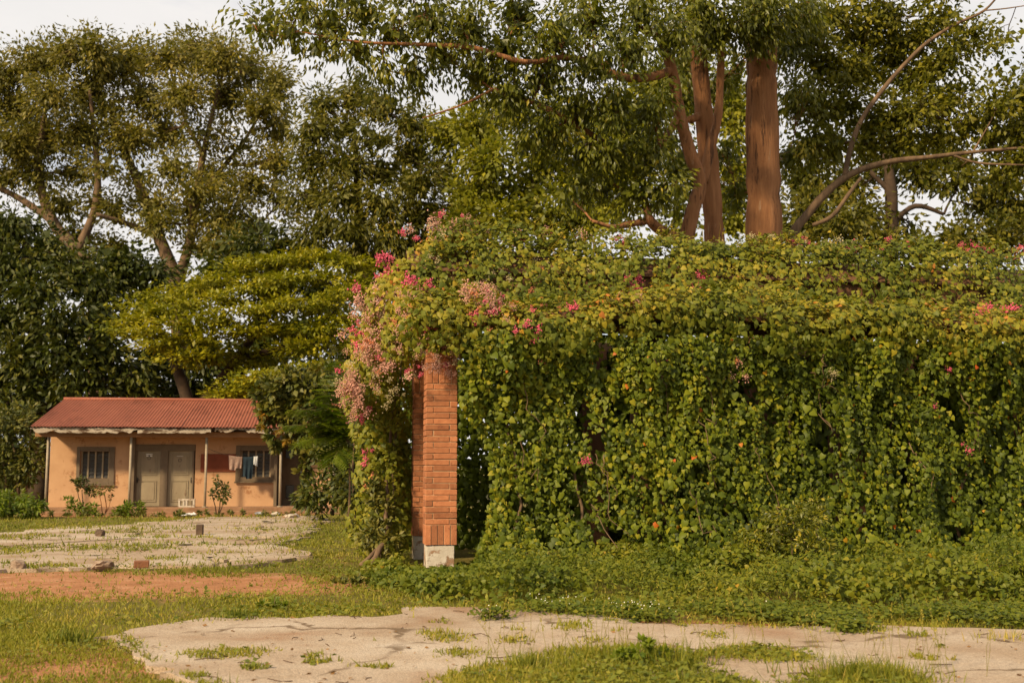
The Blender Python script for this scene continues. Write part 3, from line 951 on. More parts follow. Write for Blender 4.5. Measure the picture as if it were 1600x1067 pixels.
def door(px0, px1, handle_right, nplate):
    x0, x1, z0, z1 = rect(px0, px1, 704, 790, YW)
    z0 = ZF + 0.01
    y = YW + 0.07
    d = Acc().box(x0, x1, y, y + 0.045, z0, z1, ch=0.004).build('door', M['doorpaint'], house, True)
    w, hh = x1 - x0, z1 - z0
    for (a, b, c, e) in ((0.15, 0.82, 0.08, 0.46), (0.15, 0.82, 0.56, 0.93)):
        X0, X1, Z0, Z1 = x0 + a * w, x0 + b * w, z0 + c * hh, z0 + e * hh
        p = Acc()
        t = 0.022
        p.box(X0, X1, y - 0.018, y - 0.002, Z0, Z0 + t); p.box(X0, X1, y - 0.018, y - 0.002, Z1 - t, Z1)
        p.box(X0, X0 + t, y - 0.017, y - 0.002, Z0 + t, Z1 - t); p.box(X1 - t, X1, y - 0.017, y - 0.002, Z0 + t, Z1 - t)
        p.box(X0 + 0.06, X1 - 0.06, y - 0.012, y - 0.002, Z0 + 0.06, Z1 - 0.06, ch=0.005)
        p.build('door_panel', M['doorpaint'], d, True)
    hx = x1 - 0.06 if handle_right else x0 + 0.06
    zc = z0 + hh * 0.47
    Acc().box(hx - 0.02, hx + 0.02, y - 0.03, y - 0.002, zc - 0.09, zc + 0.09, ch=0.004).tube([(hx, y - 0.03, zc + 0.02), (hx, y - 0.07, zc + 0.02), (hx + 0.09, y - 0.075, zc + 0.01)], 0.011, 6).build('handle', M['iron'], d)
    # paper notice with a round printed mark
    sx, sz = x0 + w * (0.47 if nplate else 0.5), z0 + hh * (0.84 if nplate else 0.88)
    Acc().box(sx - 0.10, sx + 0.10, y - 0.006, y - 0.002, sz - 0.12, sz + 0.12).build('paper_notice', M['paper'], d, True)
    ink = Acc()
    ring = [(sx + 0.05 * math.cos(t_), y - 0.009, sz - 0.02 + 0.05 * math.sin(t_)) for t_ in np.linspace(0, 2 * math.pi, 17)]
    ink.tube(ring, 0.010, 4)
    ink.box(sx - 0.02, sx + 0.02, y - 0.011, y - 0.0065, sz + 0.02, sz + 0.075)
    ink.box(sx - 0.035, sx + 0.015, y - 0.011, y - 0.0065, sz - 0.035, sz + 0.005)
    ink.build('printed_mark', M['ink'], d, True)
    return d


door(213, 250, False, 0)
door(262, 300, True, 1)
fr = Acc()
for a_, b_ in ((208, 213), (250, 262), (300, 303)):
    xa, xb = HL(a_, 740, YW)[0] + 0.002, HL(b_, 740, YW)[0] - 0.002
    fr.box(xa, xb, YW - 0.02, YW + 0.15, ZF + 0.002, dr[3] - 0.002, ch=0.006)
zt_ = HL(230, 704, YW)[1]
fr.box(dr[0] + 0.003, dr[1] - 0.003, YW - 0.028, YW + 0.14, zt_ + 0.002, dr[3] - 0.003, ch=0.006)
fr.build('door_frame', M['greypaint'], house, True)
Acc().box(dr[0], dr[1], YW + 0.16, YW + 0.2, ZF, dr[3]).build('door_backing', M['glass'], house, True)

# red-brown notice board on the wall
nb_ = rect(314, 372, 709, 737, YW - 0.03)
nbd = Acc().box(nb_[0], nb_[1], YW - 0.03, YW - 0.003, nb_[2], nb_[3], ch=0.004).build('notice_board', M['notice'], house, True)
nbd['label'] = 'blank red-brown notice board'

# verandah posts, beam, rafters
for px, lean in ((71, 0.0), (201, 0.01), (320, 0.0), (437, 0.0), (520, 0.0)):
    x = HL(px, 790, YP)[0]
    Acc().tube([(x, YP, ZF - 0.02), (x + lean, YP, zbeam0 * 0.5), (x + lean, YP, zbeam0 + 0.01)], 0.042, 10).box(x - 0.08, x + 0.08, YP - 0.08, YP + 0.08, ZF, ZF + 0.03).build('post', M['post'], house)
Acc().box(xl_w - 0.25, x_end + 0.35, YP - 0.07, YP + 0.07, zbeam0, zbeam1 + 0.04, ch=0.01).build('beam', M['beam'], house, True)
# ceiling boards of the verandah
for k in range(10):
    a_, b_ = xl_w + (x_end - xl_w) * k / 10, xl_w + (x_end - xl_w) * (k + 1) / 10 - 0.012
    Acc().box(a_, b_, YP + 0.075, YW - 0.004, zbeam1 + 0.02, zbeam1 + 0.035).build('ceiling_board', M['beam'], house, True)

# corrugated roof: sheets with real corrugations, front and back slopes
roof_dx = HL(70, 628, YR)[0] - xl_eave         # the verge leans with the plan
n_sheet = 13
xr_end = x_end + 0.45
sw = (xr_end - xl_eave) / n_sheet
pitch = 0.105


def roof_sheet(x0, y0, z0, y1, z1, w, wob, rag):
    a = Acc()
    nseg = int(w / pitch * 6) + 1
    xs = np.linspace(0, w + 0.07, nseg)
    rows = 7
    up = unit(np.array([0, -(z1 - z0), (y1 - y0)]))
    V = []
    for r_ in range(rows):
        t = r_ / (rows - 1)
        for x in xs:
            hgt = 0.019 * math.sin(2 * math.pi * (x0 + x) / pitch) + wob * math.sin(2.2 * t + x * 2.0)
            p = np.array([x0 + x, y0 + (y1 - y0) * t, z0 + (z1 - z0) * t]) + up * hgt
            if r_ == 0:
                p += np.array([0, -1, -(z1 - z0) / (y1 - y0)]) * rag * (fbm((x0 + x) * 3, 0.5, 12) - 0.4)
            V.append(p)
    F = []
    for r_ in range(rows - 1):
        for i in range(nseg - 1):
            F.append((r_ * nseg + i, r_ * nseg + i + 1, (r_ + 1) * nseg + i + 1, (r_ + 1) * nseg + i))
    a.add(V, F)
    return a


roof = Acc().tube([(xl_eave + 0.02, YR, zridge + 0.015), (x_end * 0.3, YR, zridge + 0.02), (x_end * 0.6, YR, zridge + 0.012), (xr_end, YR, zridge + 0.02)], 0.06, 8).build('roof', M['roof'], house)
roof.data.shade_smooth() if hasattr(roof.data, 'shade_smooth') else None
for k in range(n_sheet):
    off = 0.002 * (k % 2)
    roof_sheet(xl_eave + k * sw, -0.27 - 0.03 * random.random(), zeave + off, YR, zridge + off, sw, random.uniform(0, 0.004), 0.12).build('roof_sheet', M['roof'], roof)
    roof_sheet(xl_eave + k * sw, 2 * YR + 0.27, zeave + off, YR, zridge + off, sw, 0.004, 0.0).build('roof_sheet', M['roof'], roof)
# fascia: weathered boards with broken lower edges
cuts = [xl_eave + 0.02] + [HL(p, 670, -0.2)[0] for p in (135, 215, 330)] + [HL(336, 670, -0.2)[0], HL(432, 670, -0.2)[0], xr_end - 0.1]
zf1, zf0 = zeave - 0.03, HL(250, 676, -0.2)[1] - 0.015
for k in range(len(cuts) - 1):
    a_, b_ = cuts[k] + 0.004, cuts[k + 1] - 0.004
    if k == 3:
        continue
    n = max(6, int((b_ - a_) / 0.06))
    xs = np.linspace(a_, b_, n)
    zl = zf0 + 0.09 * np.clip(fbm(xs * 5, 0.3 + k, 70 + k) - 0.42, 0, 1) * 5 * sstep(0.35, 0.6, fbm(xs * 1.3, 9.0, 31 + k)) + 0.006 * rng.normal(size=n)
    sag = 0.02 * np.sin((xs - a_) / (b_ - a_) * math.pi) * random.uniform(-1, 1)
    V, F = [], []
    for i in range(n):
        for yy in (-0.215, -0.19):
            V += [(xs[i], yy, min(zl[i], zf1 - 0.03) + sag[i]), (xs[i], yy, zf1 + sag[i])]
    for i in range(n - 1):
        b = i * 4
        F += [(b, b + 4, b + 5, b + 1), (b + 3, b + 7, b + 6, b + 2), (b, b + 2, b + 6, b + 4), (b + 1, b + 5, b + 7, b + 3)]
    F += [(0, 1, 3, 2), (n * 4 - 4, n * 4 - 2, n * 4 - 1, n * 4 - 3)]
    A_ = Acc(); A_.add(V, F)
    A_.build('fascia_board', M['fascia'], roof, True)
Acc().box(xl_eave + 0.05, xr_end - 0.05, -0.186, YP - 0.08, zf1 - 0.06, zf1 - 0.02).build('soffit', M['bark_dark'], roof, True)
# gable ends
for xg in (xl_eave + 0.28, xr_end - 0.4):
    A_ = Acc()
    A_.add([(xg, 0.25, zwt - 0.05), (xg, 7.5, zwt - 0.05), (xg, YR, zridge - 0.06), (xg + 0.1, 0.25, zwt - 0.05), (xg + 0.1, 7.5, zwt - 0.05), (xg + 0.1, YR, zridge - 0.06)],
           [(0, 2, 1), (3, 4, 5), (0, 1, 4, 3), (1, 2, 5, 4), (2, 0, 3, 5)])
    A_.build('gable', M['plaster'], house, True)


def hw(px, py, yl):
    x, z = HL(px, py, yl)
    return np.array(HM @ Vector((x, yl, z)))


# clothes line with washing
ln = thing('clothes_line', 'thin line tied between verandah post and window', 'clothes line')
LA, LB = hw(321, 699, YP - 0.04), hw(412, 712, YP + 0.35)


def line_pt(t):
    return LA + (LB - LA) * t + np.array([0, 0, -0.16 * math.sin(math.pi * t)])


Acc().tube([line_pt(t) for t in np.linspace(0, 1, 14)], 0.007, 5).build('rope', M['iron'], ln)


def garment(name, label, t0, t1, drop, mat, hem):
    a = Acc()
    nu, nv = 13, 11
    V = []
    for side in (-1, 1):
        for j in range(nv):
            for i in range(nu):
                u, v = i / (nu - 1), j / (nv - 1)
                p = line_pt(t0 + (t1 - t0) * (u * (1 - 0.12 * v) + 0.06 * v))
                ln_ = drop * (0.75 + 0.25 * hem(u)) * (1.0 if side < 0 else 0.8)
                y = side * (0.012 + 0.02 * v) + 0.03 * v * math.sin(u * 14 + 2 * v)
                V.append(p + E2H * y + np.array([0, 0, 0.012 - ln_ * v]))
    F = []
    for s in (0, 1):
        b = s * nu * nv
        for j in range(nv - 1):
            for i in range(nu - 1):
                q = (b + j * nu + i, b + j * nu + i + 1, b + (j + 1) * nu + i + 1, b + (j + 1) * nu + i)
                F.append(q if s == 0 else q[::-1])
    for i in range(nu - 1):
        F.append((i, nu * nv + i, nu * nv + i + 1, i + 1))
    a.add(V, F)
    return tag(a.build(name, mat), label, 'clothes', 'washing on the clothes line')


garment('hanging_cloth', 'pink printed garment hanging on the clothes line', 0.40, 0.63, 0.46, M['cloth_pink'], lambda u: 1.0 if u < 0.55 else 0.3)
garment('hanging_cloth', 'long dark blue garment hanging on the line before the window', 0.645, 0.82, 0.72, M['cloth_blue'], lambda u: 0.6 + 0.4 * (u > 0.3))
garment('hanging_cloth', 'small pale cloth pegged beside the dark blue garment', 0.825, 0.90, 0.34, M['cloth_white'], lambda u: u)

# pale hollow block standing by the second door
a = Acc()
W_, D_, H_ = 0.52, 0.2, 0.27
a.box(-W_ / 2, W_ / 2, 0, D_, 0, 0.05); a.box(-W_ / 2, W_ / 2, 0, D_, H_ - 0.05, H_)
for xc in (-W_ / 2 + 0.03, 0, W_ / 2 - 0.03):
    a.box(xc - 0.03, xc + 0.03, 0.001, D_ - 0.001, 0.05, H_ - 0.05)
a.box(-0.12, -0.06, 0.002, D_ - 0.002, 0.05, H_ - 0.05)
bb = tag(a.build('hollow_block', M['concrete'], None, True), 'pale two-hole concrete block by the second door', 'concrete block')
bb.location = hw(291, 792.5, 0.45)
bb.rotation_euler = (0, 0, H_ROT)
bb.location.z = ZF


def rock(px, py, w, h, mat, label, name='stone', cat='stone', sharp=0.25, seed=0, group='stones lying on the back paving'):
    p = G(px, py)
    bm = bmesh.new()
    bmesh.ops.create_icosphere(bm, subdivisions=3, radius=1.0)
    r_ = random.Random(seed)
    planes = [(Vector((r_.gauss(0, 1), r_.gauss(0, 1), r_.gauss(0, 0.8))).normalized(), r_.uniform(0.55, 0.85)) for _ in range(9)]
    for v in bm.verts:
        for n_, d_ in planes:
            k = v.co.dot(n_) - d_
            if k > 0:
                v.co -= n_ * k * 0.9
    for v in bm.verts:
        v.co = Vector((v.co.x * w / 2 * 1.2, v.co.y * w / 2 * 0.95, v.co.z * h * 0.62 + h * 0.42)) + Vector((r_.gauss(0, 1), r_.gauss(0, 1), r_.gauss(0, 1))) * 0.025 * w
    me = bpy.data.meshes.new(name)
    bm.to_mesh(me); bm.free()
    me.materials.append(mat)
    me.shade_flat()
    o = link(name, me)
    o.location = (p[0], p[1], -0.01)
    o.rotation_euler = (0, 0, r_.uniform(0, 6))
    return tag(o, label, cat, group)


rock(27, 888, 0.28, 0.14, M['stone'], 'brown angular stone on red earth, nearest the left picture edge', seed=1)
rock(160, 888, 0.34, 0.15, M['stone'], 'two-tone flat stone with pale top on the paving edge', seed=5)
rock(156, 838, 0.21, 0.17, M['dstone'], 'dark lump of stone far out on the back paving', seed=3)
for (px, py, w, h, lab, rz) in ((221, 887.5, 0.22, 0.105, 'short reddish broken brick lying on the paving edge', 0.3), (312, 836, 0.15, 0.23, 'dark broken brick standing on end on the back paving', 0.1)):
    p = G(px, py)
    o = Acc().box(-w / 2, w / 2, -0.07, 0.07, 0, h, ch=0.012).build('broken_brick', M['oldbrick'] if w > 0.2 else M['dstone'], None, True)
    o.location = (p[0], p[1], 0.008)
    o.rotation_euler = (0.04, 0, rz)
    tag(o, lab, 'brick', 'stones lying on the back paving')


def litter(px, py, w, h, label, mat, seed):
    o = rock(px, py, w, h, mat, label, 'litter', 'litter', seed=seed, group='pale litter before the house')
    return o


litter(292, 806, 0.52, 0.10, 'crumpled white plastic before the second door', M['plastic'], 21)
litter(406, 803, 0.34, 0.10, 'small white scrap below the step, under the washing', M['plastic'], 22)
litter(432, 806, 0.36, 0.12, 'pale lump at the step beside the passage post', M['concrete'], 23)
litter(455, 809, 0.55, 0.12, 'largest pale flat lump before the passage, on the grass', M['concrete'], 24)

# ------------------------------------------------------------------ vine-covered shelter
S_ROT = R(9.5)
s0 = G(664, 890)
E1 = np.array([math.cos(S_ROT), math.sin(S_ROT), 0.0])
E2 = np.array([-math.sin(S_ROT), math.cos(S_ROT), 0.0])
EZ = np.array([0.0, 0.0, 1.0])


def SW(s, t, z):
    """shelter coordinates -> world"""
    s, t, z = np.broadcast_arrays(np.asarray(s, float), np.asarray(t, float), np.asarray(z, float))
    return s0 + s[..., None] * E1 + t[..., None] * E2 + z[..., None] * EZ


shelter = thing('shelter', 'open shelter on brick pillars under a blanket of vines', 'shelter', s0, S_ROT)
PW = 0.465
JOINT = 0.011


def brick_mesh(L_, W_, H_):
    a = Acc()
    a.box(0, L_, 0, W_, 0, H_, ch=0.005)
    return a.mesh('brick', M['brick'], True)


BRL, BRW, CP = PW - 0.116, 0.105, 0.0868
b_h = brick_mesh(BRL, BRW, CP - JOINT)
SOLD_H = 0.30
b_v = brick_mesh((PW - 4 * JOINT) / 5 , BRW, SOLD_H - JOINT)


def pillar(px_s, py_t, full):
    core = Acc()
    core.box(0.012, PW - 0.012, 0.012, PW - 0.012, 0.36, 3.75)
    pil = core.build('brick_pillar', M['mortar'], shelter, True)
    pil.location = (px_s, py_t, 0)
    Acc().box(0.022, PW - 0.03, 0.02, PW - 0.02, -0.15, 0.352, ch=0.008).build('plinth', M['concrete'], pil, True)
    def put(me, x, y, z, rz):
        o = link('brick', me, pil)
        o.location = (x + random.gauss(0, 0.0022), y + random.gauss(0, 0.0022), z + random.gauss(0, 0.0012))
        o.rotation_euler = (random.gauss(0, 0.003), random.gauss(0, 0.004), rz + random.gauss(0, 0.004))
    def soldier(z):
        w = (PW - 4 * JOINT) / 5
        for k in range(5):
            u = k * (w + JOINT)
            put(b_v, u, 0, z, 0)
            put(b_v, PW - u, PW, z, math.pi)
            if 0 < k < 4 :
                put(b_v, 0, PW - u, z, -math.pi / 2)
                put(b_v, PW, u, z, math.pi / 2)
    soldier(0.355)
    z = 0.355 + SOLD_H
    for c in range(24):
        if c % 2 == 0:
            put(b_h, 0, 0, z, 0); put(b_h, PW, 0, z, math.pi / 2); put(b_h, PW, PW, z, math.pi); put(b_h, 0, PW, z, -math.pi / 2)
        else:
            put(b_h, PW - BRL, 0, z, 0); put(b_h, PW, PW - BRL, z, math.pi / 2); put(b_h, BRL, PW, z, math.pi); put(b_h, 0, BRL, z, -math.pi / 2)
        z += CP
    soldier(z)
    z += SOLD_H
    for c in range(4):
        put(b_h, 0, 0, z, 0); put(b_h, PW, 0, z, math.pi / 2); put(b_h, PW, PW, z, math.pi); put(b_h, 0, PW, z, -math.pi / 2)
        z += CP
    return pil


pillar(0.0, 0.0, True)
# the second pillar stands straight behind the first
pillar(0.0, 2.25, True)


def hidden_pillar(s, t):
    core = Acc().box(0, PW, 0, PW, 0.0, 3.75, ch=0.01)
    o = core.build('brick_pillar', M['rust'], shelter, True)  # inner pillars coloured darker than the brick, interior shade put into the colour
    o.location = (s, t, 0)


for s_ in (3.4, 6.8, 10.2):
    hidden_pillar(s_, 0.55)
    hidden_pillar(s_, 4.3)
EAVE_T, EAVE_Z, RIDGE_T, RIDGE_Z = 1.62, 4.72, 2.42, 5.16
SMAX = 15.0
for (t_, z_) in ((0.23, 3.72), (4.5, 3.72)):
    Acc().box(-0.1, SMAX, t_ - 0.1, t_ + 0.1, z_ - 0.02, z_ + 0.16).build('beam', M['bark_dark'], shelter, True)
Acc().box(-0.1, SMAX, RIDGE_T - 0.06, RIDGE_T + 0.06, RIDGE_Z - 0.25, RIDGE_Z - 0.05).build('ridge_beam', M['bark_dark'], shelter, True)
for k in range(8):
    for sgn in (0, 1):
        ta, tb = (EAVE_T, RIDGE_T) if sgn == 0 else (2 * RIDGE_T - EAVE_T, RIDGE_T)
        x0_ = -0.15 + k * SMAX / 8
        A_ = Acc()
        wq = SMAX / 8 - 0.01
        A_.add([(x0_, ta, EAVE_Z), (x0_ + wq, ta, EAVE_Z), (x0_ + wq, tb, RIDGE_Z), (x0_, tb, RIDGE_Z),
                (x0_, ta, EAVE_Z + 0.03), (x0_ + wq, ta, EAVE_Z + 0.03), (x0_ + wq, tb, RIDGE_Z + 0.03), (x0_, tb, RIDGE_Z + 0.03)],
               [(0, 3, 2, 1), (4, 5, 6, 7), (0, 1, 5, 4), (1, 2, 6, 5), (2, 3, 7, 6), (3, 0, 4, 7)])
        A_.build('roof_sheet', M['rust'], shelter, True)

for k in range(5):
    Acc().box(0.02 + k * 3.0, 0.02 + k * 3.0 + 2.99, -0.16, 1.75, 3.74, 3.82, ch=0.01).build('canopy_slab', M['rust'], shelter, True)
Acc().box(0.05, SMAX, 1.70, 1.82, 3.825, 4.70).build('upper_wall', M['rust'], shelter, True)
# ------------------------------------------------------------------ the vine
vine = thing('climbing_vine', 'pink-flowered climbing vine blanketing the shelter roof and sides', 'vine', s0, S_ROT)
VI = np.linalg.inv(np.array(Matrix.Translation(Vector(s0)) @ Matrix.Rotation(S_ROT, 4, 'Z')))


class LeafSet:
    def __init__(self):
        self.p, self.a, self.n, self.s, self.v, self.w = [], [], [], [], [], []

    def add(self, p, a, n, s, v):
        k = len(p)
        self.p.append(p); self.a.append(unit(a)); self.n.append(unit(n)); self.s.append(np.broadcast_to(s, (k,))); self.v.append(np.broadcast_to(v, (k,)))

    def cat(self):
        return [np.concatenate(x) for x in (self.p, self.a, self.n, self.s, self.v)]


def local(s, t, z):
    return np.stack(np.broadcast_arrays(np.asarray(s, float), np.asarray(t, float), np.asarray(z, float)), -1)


front, top_, side_ = LeafSet(), LeafSet(), LeafSet()


def edge_s(z):
    return np.interp(z, [0, 0.3, 0.8, 1.3, 1.8, 2.1, 2.35, 2.6, 3.6], [0.62, 0.70, 0.92, 1.02, 0.92, 0.72, 0.52, 0.47, 0.44])


def curtain_t(s, z):
    """front face of the hanging curtain (smaller = nearer the camera)"""
    b = fbm(s * 0.9, z * 0.55, 201) - 0.5
    f = fbm(s * 2.6, z * 0.9, 207) - 0.5
    flare = 0.65 * sstep(0.95, 0.0, z)
    hang = 0.26 * sstep(2.5, 3.4, z)
    return -0.22 - 0.95 * b - 0.55 * f - flare - hang


def hole(s, z):
    n = fbm(s * 1.15 + 3.0, z * 0.75, 230, 3)
    n2 = fbm(s * 3.4, z * 2.2, 240, 3)
    return sstep(0.37, 0.48, 0.40 * n + 0.60 * n2 + 0.05 * sstep(1.2, 0.2, z) + 0.06 * sstep(2.6, 3.2, z))


# hanging strands
for k in range(5600):
    sx = 0.40 + 10.6 * random.random()
    zt = random.choice([3.5, 3.45, 3.3, 3.0]) if random.random() < 0.35 else random.uniform(0.4, 3.4)
    ln_ = random.uniform(0.25, 0.9)
    m_ = int(ln_ * 14)
    if m_ < 3:
        continue
    z = zt - np.arange(m_) * (ln_ / m_) - 0.02 * rng.rand(m_)
    s = sx + 0.05 * np.sin(np.arange(m_) * 0.5 + sx * 9) + 0.05 * rng.normal(size=m_) + np.arange(m_) / m_ * random.gauss(0, 0.14)
    depth = random.random() ** 1.3 * 0.30
    ok = (z > 0.05) & (s > edge_s(z)) & (rng.rand(m_) < hole(s, z))
    if not ok.any():
        continue
    z, s = z[ok], s[ok]
    m_ = len(z)
    t = curtain_t(s, z) + depth + 0.03 * rng.normal(size=m_)
    sg = np.where(np.arange(m_) % 2 == 0, 1.0, -1.0)
    ax = np.stack([sg * 0.4 + 0.5 * rng.normal(size=m_), -0.28 + 0.35 * rng.normal(size=m_), -1.0 + 0.4 * rng.normal(size=m_)], 1)
    nr = np.stack([-0.12 + 0.6 * rng.normal(size=m_), -1 + 0.3 * rng.normal(size=m_), 0.42 + 0.5 * rng.normal(size=m_)], 1)
    tone = 0.16 + 0.62 * fbm(s * 0.8, z * 0.8, 260) + 0.16 * random.gauss(0, 1)
    sz = 0.074 * (0.55 + 0.8 * rng.rand(m_)) * random.choice((0.7, 0.85, 1.0, 1.0, 1.15, 1.4))
    v = np.clip(tone + 0.15 * rng.normal(size=m_), 0.0, 0.92)
    v = np.where(rng.rand(m_) < 0.006, 0.93 + 0.07 * rng.rand(m_), v)
    front.add(local(s, t, z), ax, nr, sz, v)
# deeper fill
n = 5200
s = 0.6 + 10.6 * rng.rand(n); z = 0.05 + 3.4 * rng.rand(n) ** 1.1
ok = (s > edge_s(z) + 0.05) & (rng.rand(n) < 0.25 + 0.75 * hole(s, z))
s, z = s[ok], z[ok]
n = len(s)
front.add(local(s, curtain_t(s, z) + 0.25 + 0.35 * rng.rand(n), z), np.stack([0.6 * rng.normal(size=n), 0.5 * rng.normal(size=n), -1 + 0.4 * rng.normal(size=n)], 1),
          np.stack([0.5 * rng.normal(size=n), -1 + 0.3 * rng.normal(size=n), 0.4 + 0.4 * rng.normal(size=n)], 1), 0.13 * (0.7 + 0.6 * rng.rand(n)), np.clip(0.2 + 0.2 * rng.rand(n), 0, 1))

# roll over the eave and the roof blanket: profile in (t, z)
prof = np.array([(-0.38, 3.28), (-0.47, 3.46), (-0.50, 3.64), (-0.42, 3.80), (-0.22, 3.88), (0.6, 3.93), (1.15, 4.02), (1.40, 4.28), (1.56, 4.72), (1.72, 5.06), (2.0, 5.30), (2.42, 5.42), (2.75, 5.36), (3.2, 5.06), (3.8, 4.6)])
seg = np.linalg.norm(np.diff(prof, axis=0), axis=1)
cum = np.concatenate([[0], np.cumsum(seg)])


def roof_pt(q):
    t = np.interp(q, cum, prof[:, 0]); z = np.interp(q, cum, prof[:, 1])
    t2 = np.interp(q + 0.02, cum, prof[:, 0]); z2 = np.interp(q + 0.02, cum, prof[:, 1])
    d = unit(np.stack([t2 - t, z2 - z], -1))
    return t, z, -d[..., 1], d[..., 0], d           # normal (t, z) points out of the roof, d points up the slope


n = 50000
q = rng.rand(n) * cum[-3]
q = np.where(rng.rand(n) < 0.17, 0.1 + rng.rand(n) * 1.1, q)
q = np.where(rng.rand(n) < 0.10, cum[9] + rng.rand(n) * (cum[12] - cum[9]), q)
s = -0.55 + 11.6 * rng.rand(n)
t, z, nt_, nz_, d = roof_pt(q)
lump = 0.62 * (fbm(s * 1.5, q * 1.5, 300, 2) - 0.46) + 0.34 * (fbm(s * 4.5, q * 4.5, 310) - 0.5) + 0.28 * (fbm(s * 0.5, q * 0.5, 305) - 0.45)
lump = np.where(q < 0.8, lump * 0.7, lump) + 0.05
lay = rng.rand(n) ** 1.3 * (0.26 + 1.2 * np.maximum(0, lump))
lip = sstep(1.3, 0.5, q)
drop = lip * (0.55 * (fbm(s * 0.7, 3.3, 345) - 0.5) + 0.35 * (fbm(s * 2.3, 8.3, 346) - 0.5))
t = t + nt_ * (lump + 0.12 - lay); z = z + nz_ * (lump + 0.12 - lay) + drop; t = t + 0.5 * drop * rng.rand(n)
smin = np.interp(z, [3.4, 4.0, 4.6, 5.3], [-0.5, -0.4, -0.1, 0.3]) + 0.25 * (fbm(z * 3, t * 3, 308) - 0.5)
ok = (s > smin) & (rng.rand(n) < 0.16 + 0.84 * sstep(0.33, 0.45, fbm(s * 2.4, q * 2.4, 320))) & ((q > 0.45) | (s > 0.55) | (rng.rand(n) < 0.5))
s, t, z, nt_, nz_, d, q = s[ok], t[ok], z[ok], nt_[ok], nz_[ok], d[ok], q[ok]
n = len(s)
ax = np.stack([0.75 * rng.normal(size=n), -d[:, 0] + 0.35 * rng.normal(size=n) - 0.2, -d[:, 1] + 0.35 * rng.normal(size=n)], 1)
nr = np.stack([0.45 * rng.normal(size=n), nt_ + 0.4 * rng.normal(size=n) - 0.2, nz_ + 0.4 * rng.normal(size=n)], 1)
sz = 0.086 * (0.4 + 1.1 * rng.rand(n) ** 1.4)
v = np.clip(-0.22 + 0.26 * np.exp(-((q - 0.75) / 0.3) ** 2) + 1.0 * fbm(s * 1.1, q * 1.6, 330) + 0.2 * rng.normal(size=n) + 0.16 * sstep(3.4, 4.6, q) * rng.rand(n), 0, 1)  # band at the eave lip is brighter, its highlight set in leaf colour
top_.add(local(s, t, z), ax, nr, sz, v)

# left end: thick hanging mass behind the pillars, cascading outward
def left_mass(n, prm):
    out = []
    for (cs, ct, cz, rs, rt, rz_) in prm:
        k = int(n * rs * rz_)
        dd = rnd_unit(k) * (0.72 + 0.36 * rng.rand(k, 1))
        lf = 1 + 0.35 * (fbm(dd[:, 0] * 3 + cs * 7, dd[:, 2] * 3 + cz * 3, 400) - 0.5)
        p = np.array([cs, ct, cz]) + dd * np.array([rs, rt, rz_]) * lf[:, None]
        out.append((p, dd))
    return out


LEFT = [(-0.05, 0.5, 3.95, 0.45, 0.5, 0.40), (-0.42, 1.4, 4.05, 0.50, 0.65, 0.50), (-0.18, 1.9, 4.55, 0.42, 0.5, 0.40), (0.30, 2.25, 5.08, 0.42, 0.45, 0.28), (0.85, 2.3, 5.30, 0.5, 0.4, 0.22), (-0.62, 1.6, 3.5, 0.45, 0.65, 0.60), (-0.28, 0.55, 3.5, 0.40, 0.42, 0.40),
        (0.15, -0.15, 3.72, 0.5, 0.3, 0.30), (0.28, -0.2, 3.42, 0.36, 0.2, 0.26), (-0.72, 2.3, 2.9, 0.46, 0.7, 0.65), (-0.62, 2.5, 2.1, 0.40, 0.6, 0.7), (-0.55, 2.5, 1.3, 0.42, 0.6, 0.7), (-0.55, 2.4, 0.6, 0.55, 0.7, 0.6), (-0.92, 2.2, 2.6, 0.28, 0.5, 0.32),
        (-0.22, 2.9, 2.6, 0.35, 0.4, 0.9), (-0.25, 2.9, 1.2, 0.35, 0.4, 0.9)]
for p, dd in left_mass(3400, LEFT):
    k = len(p)
    inside_pillar = (p[:, 0] > -0.02) & (p[:, 0] < PW + 0.02) & (p[:, 1] > -0.03) & (p[:, 1] < PW + 0.02)
    okk = (p[:, 2] > 0.03) & ~inside_pillar & (rng.rand(k) < 0.3 + 0.7 * sstep(0.32, 0.46, fbm(p[:, 0] * 3 + p[:, 1] * 2, p[:, 2] * 3, 420)))
    p, dd = p[okk], dd[okk]
    k = len(p)
    ax = np.stack([0.7 * rng.normal(size=k), 0.5 * rng.normal(size=k) - 0.2, -1 + 0.5 * rng.normal(size=k)], 1)
    nr = dd * 0.9 + np.array([-0.1, -0.5, 0.45]) + 0.45 * rng.normal(size=(k, 3))
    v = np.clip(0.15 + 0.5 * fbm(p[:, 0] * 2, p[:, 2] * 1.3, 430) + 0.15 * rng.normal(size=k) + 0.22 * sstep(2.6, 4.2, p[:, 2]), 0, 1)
    side_.add(p, ax, nr, 0.09 * (0.6 + 0.7 * rng.rand(k)), v)
# back curtain closing the far side, and the far end
n = 15000
s = -0.7 + 16.0 * rng.rand(n); z = 4.1 * rng.rand(n)
ok = rng.rand(n) < np.where(((s - 10.9) / 0.25) ** 2 + ((z - 2.95) / 0.3) ** 2 < 1, 0.12, 1.0)
s, z = s[ok], z[ok]; n = len(s)
backset = LeafSet()
backset.add(local(s, 4.7 + 0.35 * rng.rand(n), z), np.stack([0.5 * rng.normal(size=n), 0.3 * rng.normal(size=n), -np.ones(n)], 1), np.stack([0.4 * rng.normal(size=n), 1 + 0.2 * rng.normal(size=n), 0.3 * np.ones(n)], 1), np.where(s < 3.5, 0.13, 0.26), np.where(rng.rand(n) < 0.5, 0.15, 0.4))

